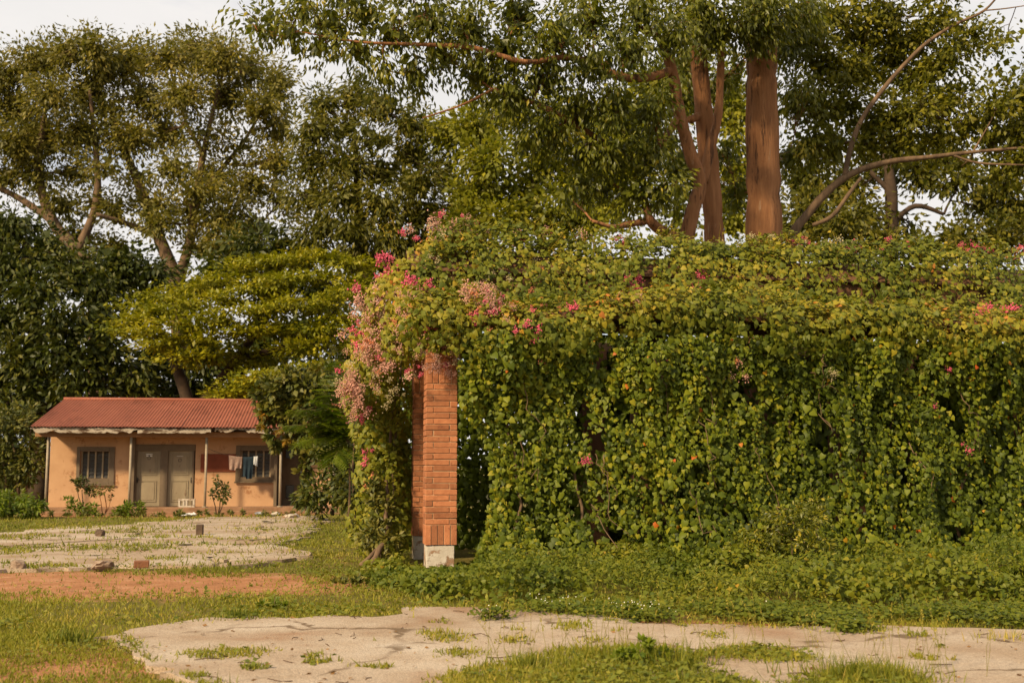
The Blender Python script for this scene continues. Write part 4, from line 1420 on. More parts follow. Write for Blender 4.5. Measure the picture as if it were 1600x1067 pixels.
n = 4500
s = -0.7 + 4.2 * rng.rand(n); z = 4.0 * rng.rand(n)
backset.add(local(s, 4.3 + 0.5 * rng.rand(n), z), np.stack([0.5 * rng.normal(size=n), 0.3 * rng.normal(size=n), -np.ones(n)], 1), np.stack([0.4 * rng.normal(size=n), -1 + 0.2 * rng.normal(size=n), 0.3 * np.ones(n)], 1), 0.12, 0.3)
HT = heart()
HL_ = heart_lo()
DI = diamond(0.21)
# the 300 leaves that show largest: outermost leaves of the front curtain and eave
fp, fa, fn, fs, fv = front.cat()
cand = np.where((fp[:, 0] < 8.6) & (fp[:, 1] < curtain_t(fp[:, 0], fp[:, 2]) + 0.10))[0]
score = fs[cand] * (1.2 - 0.3 * fp[cand, 1]) + 0.02 * rng.rand(len(cand))
pick = cand[np.argsort(-score)[:300]]
mask = np.ones(len(fp), bool)
mask[pick] = False
A_ = Acc()
leaves(A_, HL_, fp[mask], fa[mask], fn[mask], fs[mask], fv[mask])
leaves(A_, HL_, *backset.cat())
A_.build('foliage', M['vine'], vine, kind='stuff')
A_ = Acc()
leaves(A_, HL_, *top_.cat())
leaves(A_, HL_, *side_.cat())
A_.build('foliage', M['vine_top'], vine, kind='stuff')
variants = []
for k in range(8):
    V, F = HT
    V = V.copy()
    V[:, 0] *= random.uniform(0.85, 1.12)
    V[5, 2] += random.uniform(-0.08, 0.06)
    V[2:5, 2] += random.uniform(-0.06, 0.05); V[6:9, 2] += random.uniform(-0.06, 0.05)
    a = Acc(); a.add(V, [tuple(f) for f in F], 0.25 + 0.6 * k / 7)
    variants.append(a.mesh('leaf', M['vine']))
for i in pick:
    k = int(np.clip(round((fv[i] - 0.25) / 0.6 * 7), 0, 7))
    o = link('leaf', variants[k], vine)
    Y_ = fa[i]; X_ = unit(np.cross(Y_, fn[i])); Z_ = np.cross(X_, Y_)
    mt = Matrix(((X_[0], Y_[0], Z_[0], fp[i, 0]), (X_[1], Y_[1], Z_[1], fp[i, 1]), (X_[2], Y_[2], Z_[2], fp[i, 2]), (0, 0, 0, 1)))
    o.matrix_local = mt @ Matrix.Scale(float(fs[i]) * 1.05, 4)

# woody stems
def vine_stem(pts, r0, r1):
    pts = np.array(pts)
    tt = np.linspace(0, 1, 14)
    k = np.linspace(0, 1, len(pts))
    q = np.stack([np.interp(tt, k, pts[:, c]) for c in range(3)], 1) + 0.025 * rng.normal(size=(14, 3))
    Acc().tube(q, np.linspace(r0, r1, 14), 7).build('stem', M['bark'], vine)


vine_stem([(-0.75, 0.9, 0.0), (-0.5, 1.2, 0.35), (-0.45, 1.8, 0.8), (-0.4, 2.4, 1.8), (-0.3, 2.5, 3.2)], 0.05, 0.02)
vine_stem([(-0.85, 1.0, 0.0), (-0.55, 1.3, 0.3), (-0.35, 2.0, 0.7), (-0.3, 2.6, 1.6), (-0.2, 2.6, 3.4)], 0.04, 0.015)
for k in range(7):
    sx = 1.3 + 1.2 * k + random.uniform(-0.3, 0.3)
    vine_stem([(sx, 0.1, 0), (sx + random.gauss(0, .15), 0.12, 1.0), (sx + random.gauss(0, .2), 0.05, 2.2), (sx + random.gauss(0, .3), 0.0, 3.6)], 0.03, 0.012)

for k in range(16):                                  # bare runners lying on the curtain and roof edge
    sx = random.uniform(1.0, 9.0); zz = random.uniform(0.8, 3.3)
    pts = []
    for u in np.linspace(0, 1, 6):
        a_, b_ = sx + u * random.uniform(0.1, 0.5), zz - u * random.uniform(0.5, 1.2)
        pts.append((a_, float(curtain_t(np.array(a_), np.array(max(b_, 0.1)))) - 0.01, max(b_, 0.1)))
    vine_stem(pts, 0.008, 0.005)
# flowers: racemes of small blossoms
def raceme(n, length, droop, rad, mat, spread=0.02):
    a = Acc()
    tt = np.linspace(0, 1, n)
    path = np.stack([0.25 * length * tt * tt, np.zeros(n), length * (tt * (1 - droop) - droop * tt * tt)], 1)
    a.tube(path[::max(1, n // 6)], 0.0035, 3, cap=False)
    oc = np.array([[1, 0, 0], [-1, 0, 0], [0, 1, 0], [0, -1, 0], [0, 0, 1], [0, 0, -1]], float)
    of = np.array([[0, 2, 4], [2, 1, 4], [1, 3, 4], [3, 0, 4], [2, 0, 5], [1, 2, 5], [3, 1, 5], [0, 3, 5]])
    for i in range(n):
        c = path[i] + rng.normal(size=3) * spread
        r_ = rad * random.uniform(0.6, 1.2)
        a.add(c + (oc * r_ * np.array([1, 0.8, 1.15])) @ np.array(Matrix.Rotation(random.uniform(0, 3), 3, Vector(rng.normal(size=3))).transposed()), [tuple(f) for f in of])
    return a.mesh('blossom', mat, True)


FL = {'pink': [raceme(34, 0.17, 0.6, 0.013, M['petal_pink'], 0.026) for _ in range(4)],
      'dusty': [raceme(48, 0.24, 0.7, 0.0115, M['petal_dusty'], 0.038) for _ in range(4)],
      'pale': [raceme(30, 0.16, 0.5, 0.011, M['petal_pale'], 0.035) for _ in range(3)],
      'orange': [raceme(26, 0.14, 0.6, 0.014, M['petal_orange'], 0.028) for _ in range(3)]}


def flower(kind, p, sc=1.0, up=False):
    o = link('blossom', random.choice(FL[kind]), vine)
    o.location = tuple(p)
    o.rotation_euler = (random.gauss(0, 0.4) + (math.pi if up else 0), random.gauss(0, 0.4), random.uniform(0, 6.28))
    s_ = sc * random.uniform(0.75, 1.3)
    o.scale = (s_, s_, s_)


def wl2(p):
    return (VI @ np.append(p, 1.0))[:3]


def flower_px(kind, px, py, t, n=1, sp=8, sc=1.0, up=False):
    """clusters near a photo pixel, on the plane t metres behind the shelter front"""
    for _ in range(n):
        if kind == 'dusty' and random.random() < 0.22:
            kind2 = random.choice(('orange', 'pink', 'pale'))
        else:
            kind2 = kind
        r = ray(px + random.gauss(0, sp * 1.6), py + random.gauss(0, sp * 1.6))
        o = np.array([0, 0, EYE]) - s0
        k = (t + random.gauss(0, 0.06) - o @ E2) / (r @ E2)
        q = o + k * r
        if q @ E1 > 0.9:                       # keep the blooms on the leaves
            q[2] = min(q[2], float(np.interp(q @ E2, prof[2:, 0], prof[2:, 1])) + random.uniform(0.12, 0.3))
        flower(kind2, (q @ E1, q @ E2, q[2]), sc * random.uniform(0.6, 1.1), up)


for (kind, px, py, t, n, sp, sc) in [
        ('dusty', 575, 470, 1.2, 7, 9, 1.1), ('dusty', 590, 500, 1.1, 7, 10, 1.2), ('dusty', 600, 525, 1.0, 7, 10, 1.1), ('dusty', 572, 545, 1.0, 8, 10, 1.1), ('dusty', 590, 560, 0.95, 6, 12, 1.0),
        ('dusty', 545, 605, 1.5, 12, 9, 1.2), ('dusty', 552, 625, 1.5, 6, 8, 1.0), ('dusty', 640, 520, 0.0, 7, 14, 1.0), ('dusty', 660, 560, -0.2, 4, 10, 0.8), ('dusty', 680, 535, -0.25, 5, 9, 0.8),
        ('dusty', 755, 455, -0.35, 9, 9, 1.1), ('dusty', 765, 480, -0.5, 6, 10, 1.0), ('dusty', 640, 480, 0.0, 5, 12, 1.0), ('pink', 650, 445, 0.3, 4, 6, 1.2), ('pink', 660, 455, 0.2, 4, 7, 1.2),
        ('pink', 645, 375, 2.0, 3, 5, 1.0), ('pink', 608, 395, 1.7, 4, 6, 1.2), ('pink', 600, 420, 1.6, 3, 6, 1.1), ('pink', 555, 452, 1.4, 2, 4, 1.0), ('pink', 560, 512, 1.2, 4, 6, 1.0), ('pink', 568, 515, 1.2, 2, 5, 1.0),
        ('pink', 575, 700, 1.8, 3, 6, 1.0), ('pink', 565, 655, 1.7, 3, 5, 0.9), ('orange', 580, 750, 1.9, 2, 4, 0.9), ('pink', 648, 580, 0.2, 3, 6, 0.9), ('pink', 675, 510, -0.3, 3, 6, 0.9), ('orange', 745, 480, -0.5, 3, 6, 1.0),
        ('pink', 740, 497, -0.55, 3, 6, 1.0), ('pink', 825, 508, -0.6, 4, 7, 0.9), ('pink', 845, 525, -0.6, 2, 4, 0.9), ('dusty', 690, 355, 2.2, 7, 12, 1.1), ('dusty', 740, 358, 2.3, 6, 10, 1.0), ('dusty', 820, 380, 2.2, 8, 16, 1.0),
        ('dusty', 870, 395, 2.0, 4, 16, 0.9), ('pink', 895, 480, -0.4, 3, 4, 1.0), ('pink', 1000, 415, 1.4, 5, 9, 1.2), ('pink', 1098, 413, 1.4, 4, 4, 1.2), ('pink', 1078, 416, 1.4, 2, 4, 1.0), ('pink', 970, 378, 2.2, 3, 5, 1.0),
        ('orange', 985, 385, 2.2, 2, 5, 1.0), ('pink', 1035, 558, -0.45, 3, 5, 1.0), ('orange', 1085, 562, -0.4, 2, 3, 1.0), ('dusty', 1145, 575, -0.4, 3, 6, 0.9), ('orange', 1150, 568, -0.4, 2, 5, 0.9), ('pale', 1230, 530, -0.5, 3, 6, 1.0),
        ('pale', 1295, 580, -0.4, 3, 6, 1.0), ('pink', 1335, 390, 2.2, 3, 4, 1.1), ('pink', 1400, 388, 2.2, 3, 7, 1.0), ('pink', 1425, 400, 2.0, 2, 4, 0.9), ('pink', 1535, 400, 2.1, 6, 14, 1.3), ('pink', 1525, 390, 2.2, 4, 8, 1.2), ('orange', 1580, 405, 2.0, 4, 9, 1.0),
        ('pink', 1540, 485, 0.3, 5, 9, 1.0), ('pink', 1570, 478, 0.3, 3, 5, 1.0), ('pink', 1455, 470, 0.5, 2, 4, 1.0), ('orange', 1375, 485, 0.2, 2, 4, 0.9), ('pink', 1478, 575, -0.3, 2, 4, 1.0), ('pink', 1590, 528, -0.3, 2, 5, 1.0),
        ('pink', 1470, 633, -0.3, 2, 4, 0.9), ('pink', 1510, 697, -0.3, 2, 4, 0.9), ('pink', 912, 712, -0.4, 2, 4, 1.0), ('orange', 855, 560, -0.4, 2, 4, 0.9), ('pink', 1245, 375, 2.3, 3, 8, 0.9), ('orange', 1255, 360, 2.3, 3, 8, 0.9), ('pale', 1300, 390, 2.2, 5, 20, 1.0),
        ('pale', 1050, 395, 2.2, 6, 22, 1.0), ('pale', 1170, 388, 2.3, 6, 20, 1.0), ('pale', 930, 395, 2.2, 5, 18, 1.0), ('dusty', 1010, 440, 0.9, 4, 24, 0.8), ('pale', 1120, 455, 0.5, 6, 30, 0.9), ('dusty', 1340, 430, 1.2, 4, 24, 0.8), ('pale', 800, 410, 1.5, 8, 30, 0.9),
        ('pale', 700, 400, 1.5, 6, 25, 0.9), ('dusty', 960, 465, 0.1, 4, 20, 0.8), ('pink', 790, 470, -0.3, 2, 8, 0.8), ('orange', 850, 470, -0.3, 3, 14, 0.8), ('orange', 620, 545, 0.4, 5, 14, 0.9), ('pale', 620, 590, 0.6, 6, 16, 0.9), ('pale', 590, 610, 1.0, 5, 14, 0.9),
        ('pale', 700, 560, -0.2, 4, 9, 0.7), ('dusty', 705, 555, -0.12, 3, 7, 0.7), ('dusty', 690, 580, -0.05, 3, 6, 0.6), ('orange', 775, 885, -1.0, 2, 6, 0.8)]:
    flower_px(kind, px, py, t, int(n * (2.0 if (kind == 'dusty' and px < 800) or (px > 900 and py < 490) else 1.2) + 0.5), sp, sc * (1.15 if kind in ('pink', 'dusty') else 1.0))

# thin tendrils standing off the roof
tn = Acc()
for k in range(150):
    s_ = random.uniform(-0.6, 10.5)
    q_ = random.uniform(2.6, 4.6) if random.random() < 0.75 else random.uniform(0.4, 2.0)
    t, z, nt1, nz1, d = roof_pt(np.array(q_))
    b = np.array([s_, float(t), float(z) + 0.1])
    h_ = random.uniform(0.12, 0.38)
    e = b + np.array([random.gauss(0, 0.16), random.gauss(0, 0.12) - 0.05, h_])
    mm = (b + e) / 2 + rng.normal(size=3) * 0.05
    tn.tube([b, mm, e, e + rng.normal(size=3) * 0.05], [0.005, 0.004, 0.003, 0.002], 3, 0.9, cap=False)
    nn = 6
    tq = rng.rand(nn, 1)
    leaves(tn, HL_, b + (e - b) * tq, np.stack([rng.normal(size=nn), rng.normal(size=nn), 0.3 * rng.normal(size=nn)], 1), rnd_unit(nn) + np.array([0, -.3, .8]), 0.055 * (0.6 + 0.8 * rng.rand(nn)), 0.55 + 0.4 * rng.rand(nn))
tn.build('tendrils', M['vine_top'], vine, kind='stuff')

# ------------------------------------------------------------------ creeper on the ground before the shelter
def cover_height(X, Y):
    px, py = to_px(X, Y)
    fr_ = np.interp(px, [540, 600, 650, 760, 900, 1100, 1300, 1450, 1600, 1750], [908, 930, 946, 948, 946, 948, 952, 955, 956, 958])
    fr_ = fr_ - 4 + 17 * (fbm(X * 1.3, Y * 0.3, 500) - 0.5) * 2
    left = sstep(540, 640, px + 50 * (fbm(X * 2, Y * 2, 510) - 0.5))
    m_ = sstep(0, -14, py - fr_) * left
    cap = np.maximum(0.03, (py - 888) / FPX * Y * 0.8) + 3 * sstep(735, 800, px) + 3 * sstep(630, 590, px)
    return np.minimum(cap, m_ * np.maximum(0.03, 0.05 + 0.95 * (fbm(X * 1.0, Y * 1.0, 520) - 0.30) + 0.50 * (fbm(X * 2.6, Y * 2.6, 521) - 0.45))), m_


def build_cover():
    a = Acc()
    N = 90000
    X = -2.6 + 12.5 * rng.rand(N)
    Y = 11.3 + 7.0 * rng.rand(N)
    h, m_ = cover_height(X, Y)
    sl = (np.stack([X, Y, 0 * X], 1) - s0)
    tt = sl @ E2
    ss = sl @ E1
    ok = (rng.rand(N) < m_ * 1.3) & (m_ > 0.04) & (tt < 0.5) & ~((ss > -0.05) & (ss < PW + 0.02) & (tt > -0.15))
    X, Y, h = X[ok], Y[ok], h[ok]
    n = len(X)
    front_face = 0.2 + 0.8 * rng.rand(n) ** 0.6
    p = np.stack([X, Y, 0.01 + h * front_face], 1)
    ax = np.stack([0.8 * rng.normal(size=n), -0.4 + 0.7 * rng.normal(size=n), -0.25 + 0.6 * rng.normal(size=n)], 1)
    nr = np.stack([0.65 * rng.normal(size=n) - 0.1, -0.4 + 0.6 * rng.normal(size=n), 0.75 + 0.5 * rng.normal(size=n)], 1)
    v = np.clip(-0.1 + 0.95 * fbm(X * 0.9, Y * 0.9, 530) + 0.18 * rng.normal(size=n), 0, 1)
    small = fbm(X * 0.7 + 20, Y * 0.7, 540) > 0.52
    sz = np.where(small, 0.048, 0.07) * (0.6 + 0.7 * rng.rand(n))
    leaves(a, HL_, p[~small], ax[~small], nr[~small], sz[~small], v[~small])
    leaves(a, lance(0.2), p[small], ax[small], nr[small], sz[small] * 1.4, v[small])
    o = a.build('ground_cover', M['cover'], None, kind='stuff')
    tag(o, 'thick leafy creeper spreading over the ground before the shelter', 'creeper')


build_cover()


def clover():
    a, b = Acc(), Acc()
    N = 15000
    pts = []
    for (cx, cy, rx, ry, k) in ((960, 958, 70, 8, 1500), (1010, 966, 40, 7, 600), (1230, 962, 90, 9, 2200), (1290, 972, 60, 8, 900), (1330, 985, 26, 6, 420), (770, 968, 24, 4, 260), (1500, 962, 110, 9, 2200), (1580, 972, 40, 7, 600), (1130, 955, 60, 6, 800), (860, 956, 50, 5, 600)):
        x = cx + rx * rng.normal(size=k) * 0.6
        y = cy + ry * rng.normal(size=k) * 0.6
        for i in range(k):
            if y[i] < 1000:
                pts.append(G(x[i], y[i]))
    p = np.array(pts)
    n = len(p)
    p[:, 2] = 0.02 + 0.09 * rng.rand(n)
    leaves(a, diamond(0.35), p, rnd_unit(n) * np.array([1, 1, 0.3]), np.stack([0.4 * rng.normal(size=n), 0.4 * rng.normal(size=n) - 0.3, np.ones(n)], 1), 0.05 * (0.6 + 0.8 * rng.rand(n)), np.clip(0.3 + 0.2 * rng.normal(size=n), 0, 0.8))
    o = a.build('low_weeds', M['cover'], None, kind='stuff')
    tag(o, 'low clover-like weeds along the far edge of the paving', 'weeds')
    q = p[(rng.rand(n) < 0.025) & ((to_px(p[:, 0], p[:, 1])[0] < 1080) | (rng.rand(n) < 0.05))]
    m_ = len(q)
    q = q + np.array([0, 0, 0.06])
    leaves(b, diamond(0.5), q, rnd_unit(m_), np.stack([0.5 * rng.normal(size=m_), -0.8 * np.ones(m_), np.ones(m_)], 1), 0.014, 0.5)
    o = b.build('tiny_flowers', M['white_flower'], None, kind='stuff')
    tag(o, 'tiny white flowers dotting the low weeds', 'flowers')


clover()


# ------------------------------------------------------------------ plants
def plant(name, label, cat, blobs, leaf_t, lmat, lsize, stems, smat, group=None, droop=0.3, upn=0.5, dens=1.0, tone=0.45, base=None):
    """blobs: (px, py, d, rx_px, ry_px, n_leaves); stems: lists of (px, py, d, r)"""
    b0 = np.array(P(*base)) if base is not None else np.array(P(*stems[0][0][:3]))
    root = thing(name, label, cat, (b0[0], b0[1], 0), 0, group)
    off = np.array([b0[0], b0[1], 0])
    if stems:
        a = Acc()
        for st in stems:
            pts = np.array([P(q[0], q[1], q[2]) for q in st]) - off
            if len(pts) == 2:
                pts = bend(pts[0], pts[1], 4, 0.06)
                rr = np.linspace(st[0][3], st[1][3], 4)
            else:
                rr = [q[3] for q in st]
            a.tube(pts, rr, 6)
        a.build('stem' if cat != 'tree' else 'trunk', smat, root)
    a = Acc()
    for (px, py, d, rx, ry, n) in blobs:
        n = int(n * dens)
        c = np.array(P(px, py, d)) - off
        k = d / FPX
        nsp = max(3, n // 22)
        sc_ = rnd_unit(nsp) * (rng.rand(nsp, 1) ** 0.4) * np.array([rx * k, rx * k * 0.9, ry * k])
        idx = rng.randint(0, nsp, n)
        p = c + sc_[idx] + rng.normal(size=(n, 3)) * 0.16 * min(rx, ry) * k
        p[:, 2] = np.maximum(p[:, 2], 0.03)
        ax = unit(p - c - sc_[idx]) * 0.7 + unit(sc_)[idx] * 0.4 + rnd_unit(n) * 0.5 + np.array([0, 0, -droop])
        nr = rnd_unit(n) * 0.7 + np.array([0, -0.25, upn]) + unit(sc_)[idx] * 0.3
        leaves(a, leaf_t, p, ax, nr, lsize * (0.6 + 0.7 * rng.rand(n)), np.clip(tone + 0.25 * rng.normal(size=n) + 0.12 * rng.normal(size=nsp)[idx], 0, 1))
    a.build('foliage' if cat != 'tree' else 'crown', lmat, root)
    return root


D_F = 35.6
GS = 'shrubs along the house step'
plant('leafy_shrub', 'dark upright shrub with one leaning branch before the barred window', 'shrub', [(128, 758, D_F, 12, 14, 160), (118, 748, D_F, 6, 6, 40), (140, 772, D_F, 8, 8, 50)], lance(0.25), M['dark'], 0.12, [[(131, 805, D_F, .025), (128, 765, D_F, .012)], [(128, 790, D_F, .015), (116, 748, D_F, .008)]], M['bark_dark'], GS)
plant('leafy_shrub', 'thin reddish twiggy shrub right of the dark window shrub', 'shrub', [(162, 768, D_F, 13, 9, 120), (152, 758, D_F, 6, 6, 25), (172, 778, D_F, 6, 5, 25)], lance(0.22), M['dark'], 0.10, [[(164, 804, D_F, .025), (163, 770, D_F, .012)], [(160, 803, D_F, .015), (150, 756, D_F, .008)], [(166, 800, D_F, .015), (175, 768, D_F, .008)]], M['bark_red'], GS, tone=0.75)
plant('leafy_shrub', 'dark rounded shrub growing before the notice board post', 'shrub', [(341, 765, D_F, 15, 17, 230), (336, 750, D_F, 7, 9, 50), (347, 780, D_F, 12, 10, 90)], lance(0.25), M['dark'], 0.11, [[(340, 805, D_F, .025), (340, 765, D_F, .012)], [(338, 803, D_F, .02), (330, 762, D_F, .01)], [(342, 803, D_F, .02), (350, 765, D_F, .01)]], M['bark_dark'], GS, tone=0.5)
plant('leafy_shrub', 'low yellow-green weed clump under the barred window', 'shrub', [(125, 794, D_F - .3, 18, 12, 220), (108, 785, D_F - .3, 7, 12, 50), (146, 798, D_F - .3, 14, 8, 110)], lance(0.2), M['fern'], 0.14, [[(125, 808, D_F - .3, .012), (124, 785, D_F - .3, .006)]], M['bark'], GS, droop=0.0)
plant('leafy_shrub', 'low bright weed clump before the first door', 'shrub', [(205, 795, D_F - .3, 22, 11, 300), (220, 790, D_F - .3, 10, 8, 80), (192, 792, D_F - .3, 9, 9, 70)], lance(0.2), M['fern'], 0.14, [[(205, 808, D_F - .3, .012), (206, 790, D_F - .3, .006)]], M['bark'], GS, droop=0.0)
plant('leafy_shrub', 'scrubby low weeds between the step and the back paving', 'shrub', [(x_, 803, D_F - .5, 24, 5, 130) for x_ in range(70, 470, 34)], lance(0.2), M['shrub'], 0.10, [[(255, 808, D_F - .5, .01), (256, 800, D_F - .5, .005)]], M['bark'], None, droop=0.0, tone=0.7)
plant('leafy_bush', 'bright low bush at the left picture edge, beside the house step', 'bush', [(12, 788, 34, 42, 18, 900), (50, 792, 34, 22, 14, 350), (-30, 785, 34, 40, 22, 600)], lance(0.2), M['fern'], 0.17, [[(15, 806, 34, .02), (14, 785, 34, .01)]], M['bark'], None, tone=0.5)
plant('leafy_bush', 'dull tangled bush standing left of the house wall', 'bush', [(20, 680, 38, 40, 45, 1500), (45, 720, 38, 26, 40, 700), (0, 740, 38, 40, 40, 900), (-50, 700, 38, 50, 60, 1200), (45, 650, 38.5, 30, 22, 450)], lance(0.22), M['shrub'], 0.19, [[(30, 795, 38, .07), (28, 740, 38, .05), (20, 690, 38, .03)], [(38, 795, 38, .05), (44, 735, 38, .04), (48, 670, 38, .02)], [(10, 795, 38, .05), (5, 720, 38, .02)]], M['bark'], None, tone=0.55)
plant('small_tree', 'small broad-leaved tree overhanging the right end of the house roof', 'tree', [(425, 612, 33, 32, 22, 520), (455, 600, 33, 34, 26, 600), (420, 640, 33, 26, 18, 330), (450, 650, 33, 30, 24, 460), (480, 620, 33, 34, 34, 700), (430, 685, 33, 18, 14, 150), (465, 690, 33, 18, 30, 260), (500, 670, 33, 26, 46, 700), (505, 600, 33.5, 30, 30, 500), (470, 740, 33, 14, 30, 170)], lance(0.30, 0.05), M['shrub'], 0.22, [[(480, 806, 33, .08), (478, 740, 33, .06), (472, 680, 33, .045), (455, 620, 33, .025)], [(474, 700, 33, .04), (440, 640, 33, .015)], [(478, 720, 33, .04), (500, 640, 33, .015)]], M['bark'], None, tone=0.62)
plant('hanging_creeper', 'orange-tinged creeper spray hanging at the roof corner', 'creeper', [(412, 645, 32.7, 18, 5, 130), (408, 662, 32.7, 7, 14, 60), (438, 662, 32.7, 8, 16, 60), (448, 690, 32.7, 6, 12, 40)], lance(0.25), M['croton'], 0.15, [[(420, 648, 32.7, .012), (408, 668, 32.7, .006)]], M['bark'], None, tone=0.5, droop=0.6)
plant('leafy_bush', 'dark undergrowth between the house passage and the shelter', 'bush', [(500, 770, 32, 30, 30, 700), (540, 740, 31, 30, 50, 1100), (560, 780, 28, 24, 30, 600), (520, 700, 32, 30, 40, 800), (470, 775, 32.5, 14, 20, 180)], lance(0.22), M['dark'], 0.19, [[(520, 805, 32, .05), (522, 760, 32, .03), (530, 700, 32, .015)], [(548, 810, 31, .04), (545, 750, 31, .02)]], M['bark_dark'], None, tone=0.6)
plant('leafy_bush', 'pale-flowered shrub at the foot of the vine mass, left of the pillars', 'bush', [(595, 800, 18.5, 18, 34, 420), (585, 835, 18.2, 22, 24, 380), (610, 850, 18, 16, 20, 240), (585, 770, 18.6, 12, 20, 180)], lance(0.25), M['shrub'], 0.10, [[(595, 880, 18.3, .012), (592, 800, 18.5, .006)]], M['bark'], None, tone=0.75)
plant('leafy_bush', 'small-leaved bush bulging from the foot of the vine curtain', 'bush', [(1235, 815, 15.9, 55, 26, 900), (1280, 800, 16.0, 35, 24, 500), (1190, 845, 15.8, 45, 22, 600), (1260, 855, 15.7, 50, 20, 600)], lance(0.22), M['big'], 0.075, [[(1235, 895, 15.8, .012), (1235, 820, 15.9, .006)], [(1270, 895, 15.8, .012), (1280, 800, 15.9, .006)]], M['bark'], None, tone=0.5)


def fronds(name, label, base, tips, lmat, lsize, group=None):
    """feathery compound leaves on arching stalks; base and tips in pixels with depth"""
    b = P(*base)
    root = thing(name, label, 'plant', (b[0], b[1], 0), 0, group)
    off = np.array([b[0], b[1], 0])
    st, lf = Acc(), Acc()
    st.tube(bend(np.array([0, 0, 0.0]), b - off, 5, 0.03), [0.035, 0.03, 0.028, 0.024, 0.02], 6)
    for tp in tips:
        e = P(*tp) - off
        path = bend(b - off, e, 9, 0.05, 0.22)
        st.tube(path, np.linspace(0.014, 0.003, 9), 4, cap=False)
        for i in range(1, 9):
            for sd in (-1, 1):
                for q in range(2):
                    f = (i - q * 0.5)
                    p = path[i] if q == 0 else (path[i] + path[i - 1]) / 2
                    tg = unit(path[min(i + 1, 8)] - path[i - 1])
                    lat = unit(np.cross(tg, EZ)) * sd
                    leaves(lf, pinnate(9, 0.27, 0.12), p[None], (lat + 0.45 * tg + np.array([0, 0, -0.12]))[None], (EZ + 0.25 * rng.normal(size=3))[None], lsize * (1 - 0.45 * i / 8) * random.uniform(0.85, 1.1), random.random())
    st.build('stem', M['bark'], root)
    lf.build('foliage', lmat, root)
    return root


fronds('feathery_plant', 'bright feathery fronds arching out above the house passage', (545, 690, 27), [(448, 665, 27), (470, 640, 26.5), (505, 610, 27), (530, 590, 27.5), (470, 690, 26.5), (520, 720, 26.3), (585, 600, 27.5), (455, 640, 26.6), (490, 625, 26.4), (500, 660, 26.2), (540, 570, 27.2)], M['fern'], 0.72)
fronds('feathery_plant', 'dark feathery fronds against the vine mass, behind the bright fronds', (560, 640, 28.5), [(520, 540, 28.5), (560, 520, 28.5), (500, 570, 28.5), (590, 560, 28.5), (530, 640, 28)], M['shrub'], 0.55)
fronds('feathery_plant', 'fern-like plant at the right picture edge below the vine curtain', (1600, 905, 14.2), [(1560, 872, 14), (1575, 855, 14.2), (1610, 850, 14.3), (1640, 870, 14.2), (1548, 893, 13.8)], M['fern'], 0.22)


# ------------------------------------------------------------------ trees
DENS = 2.0


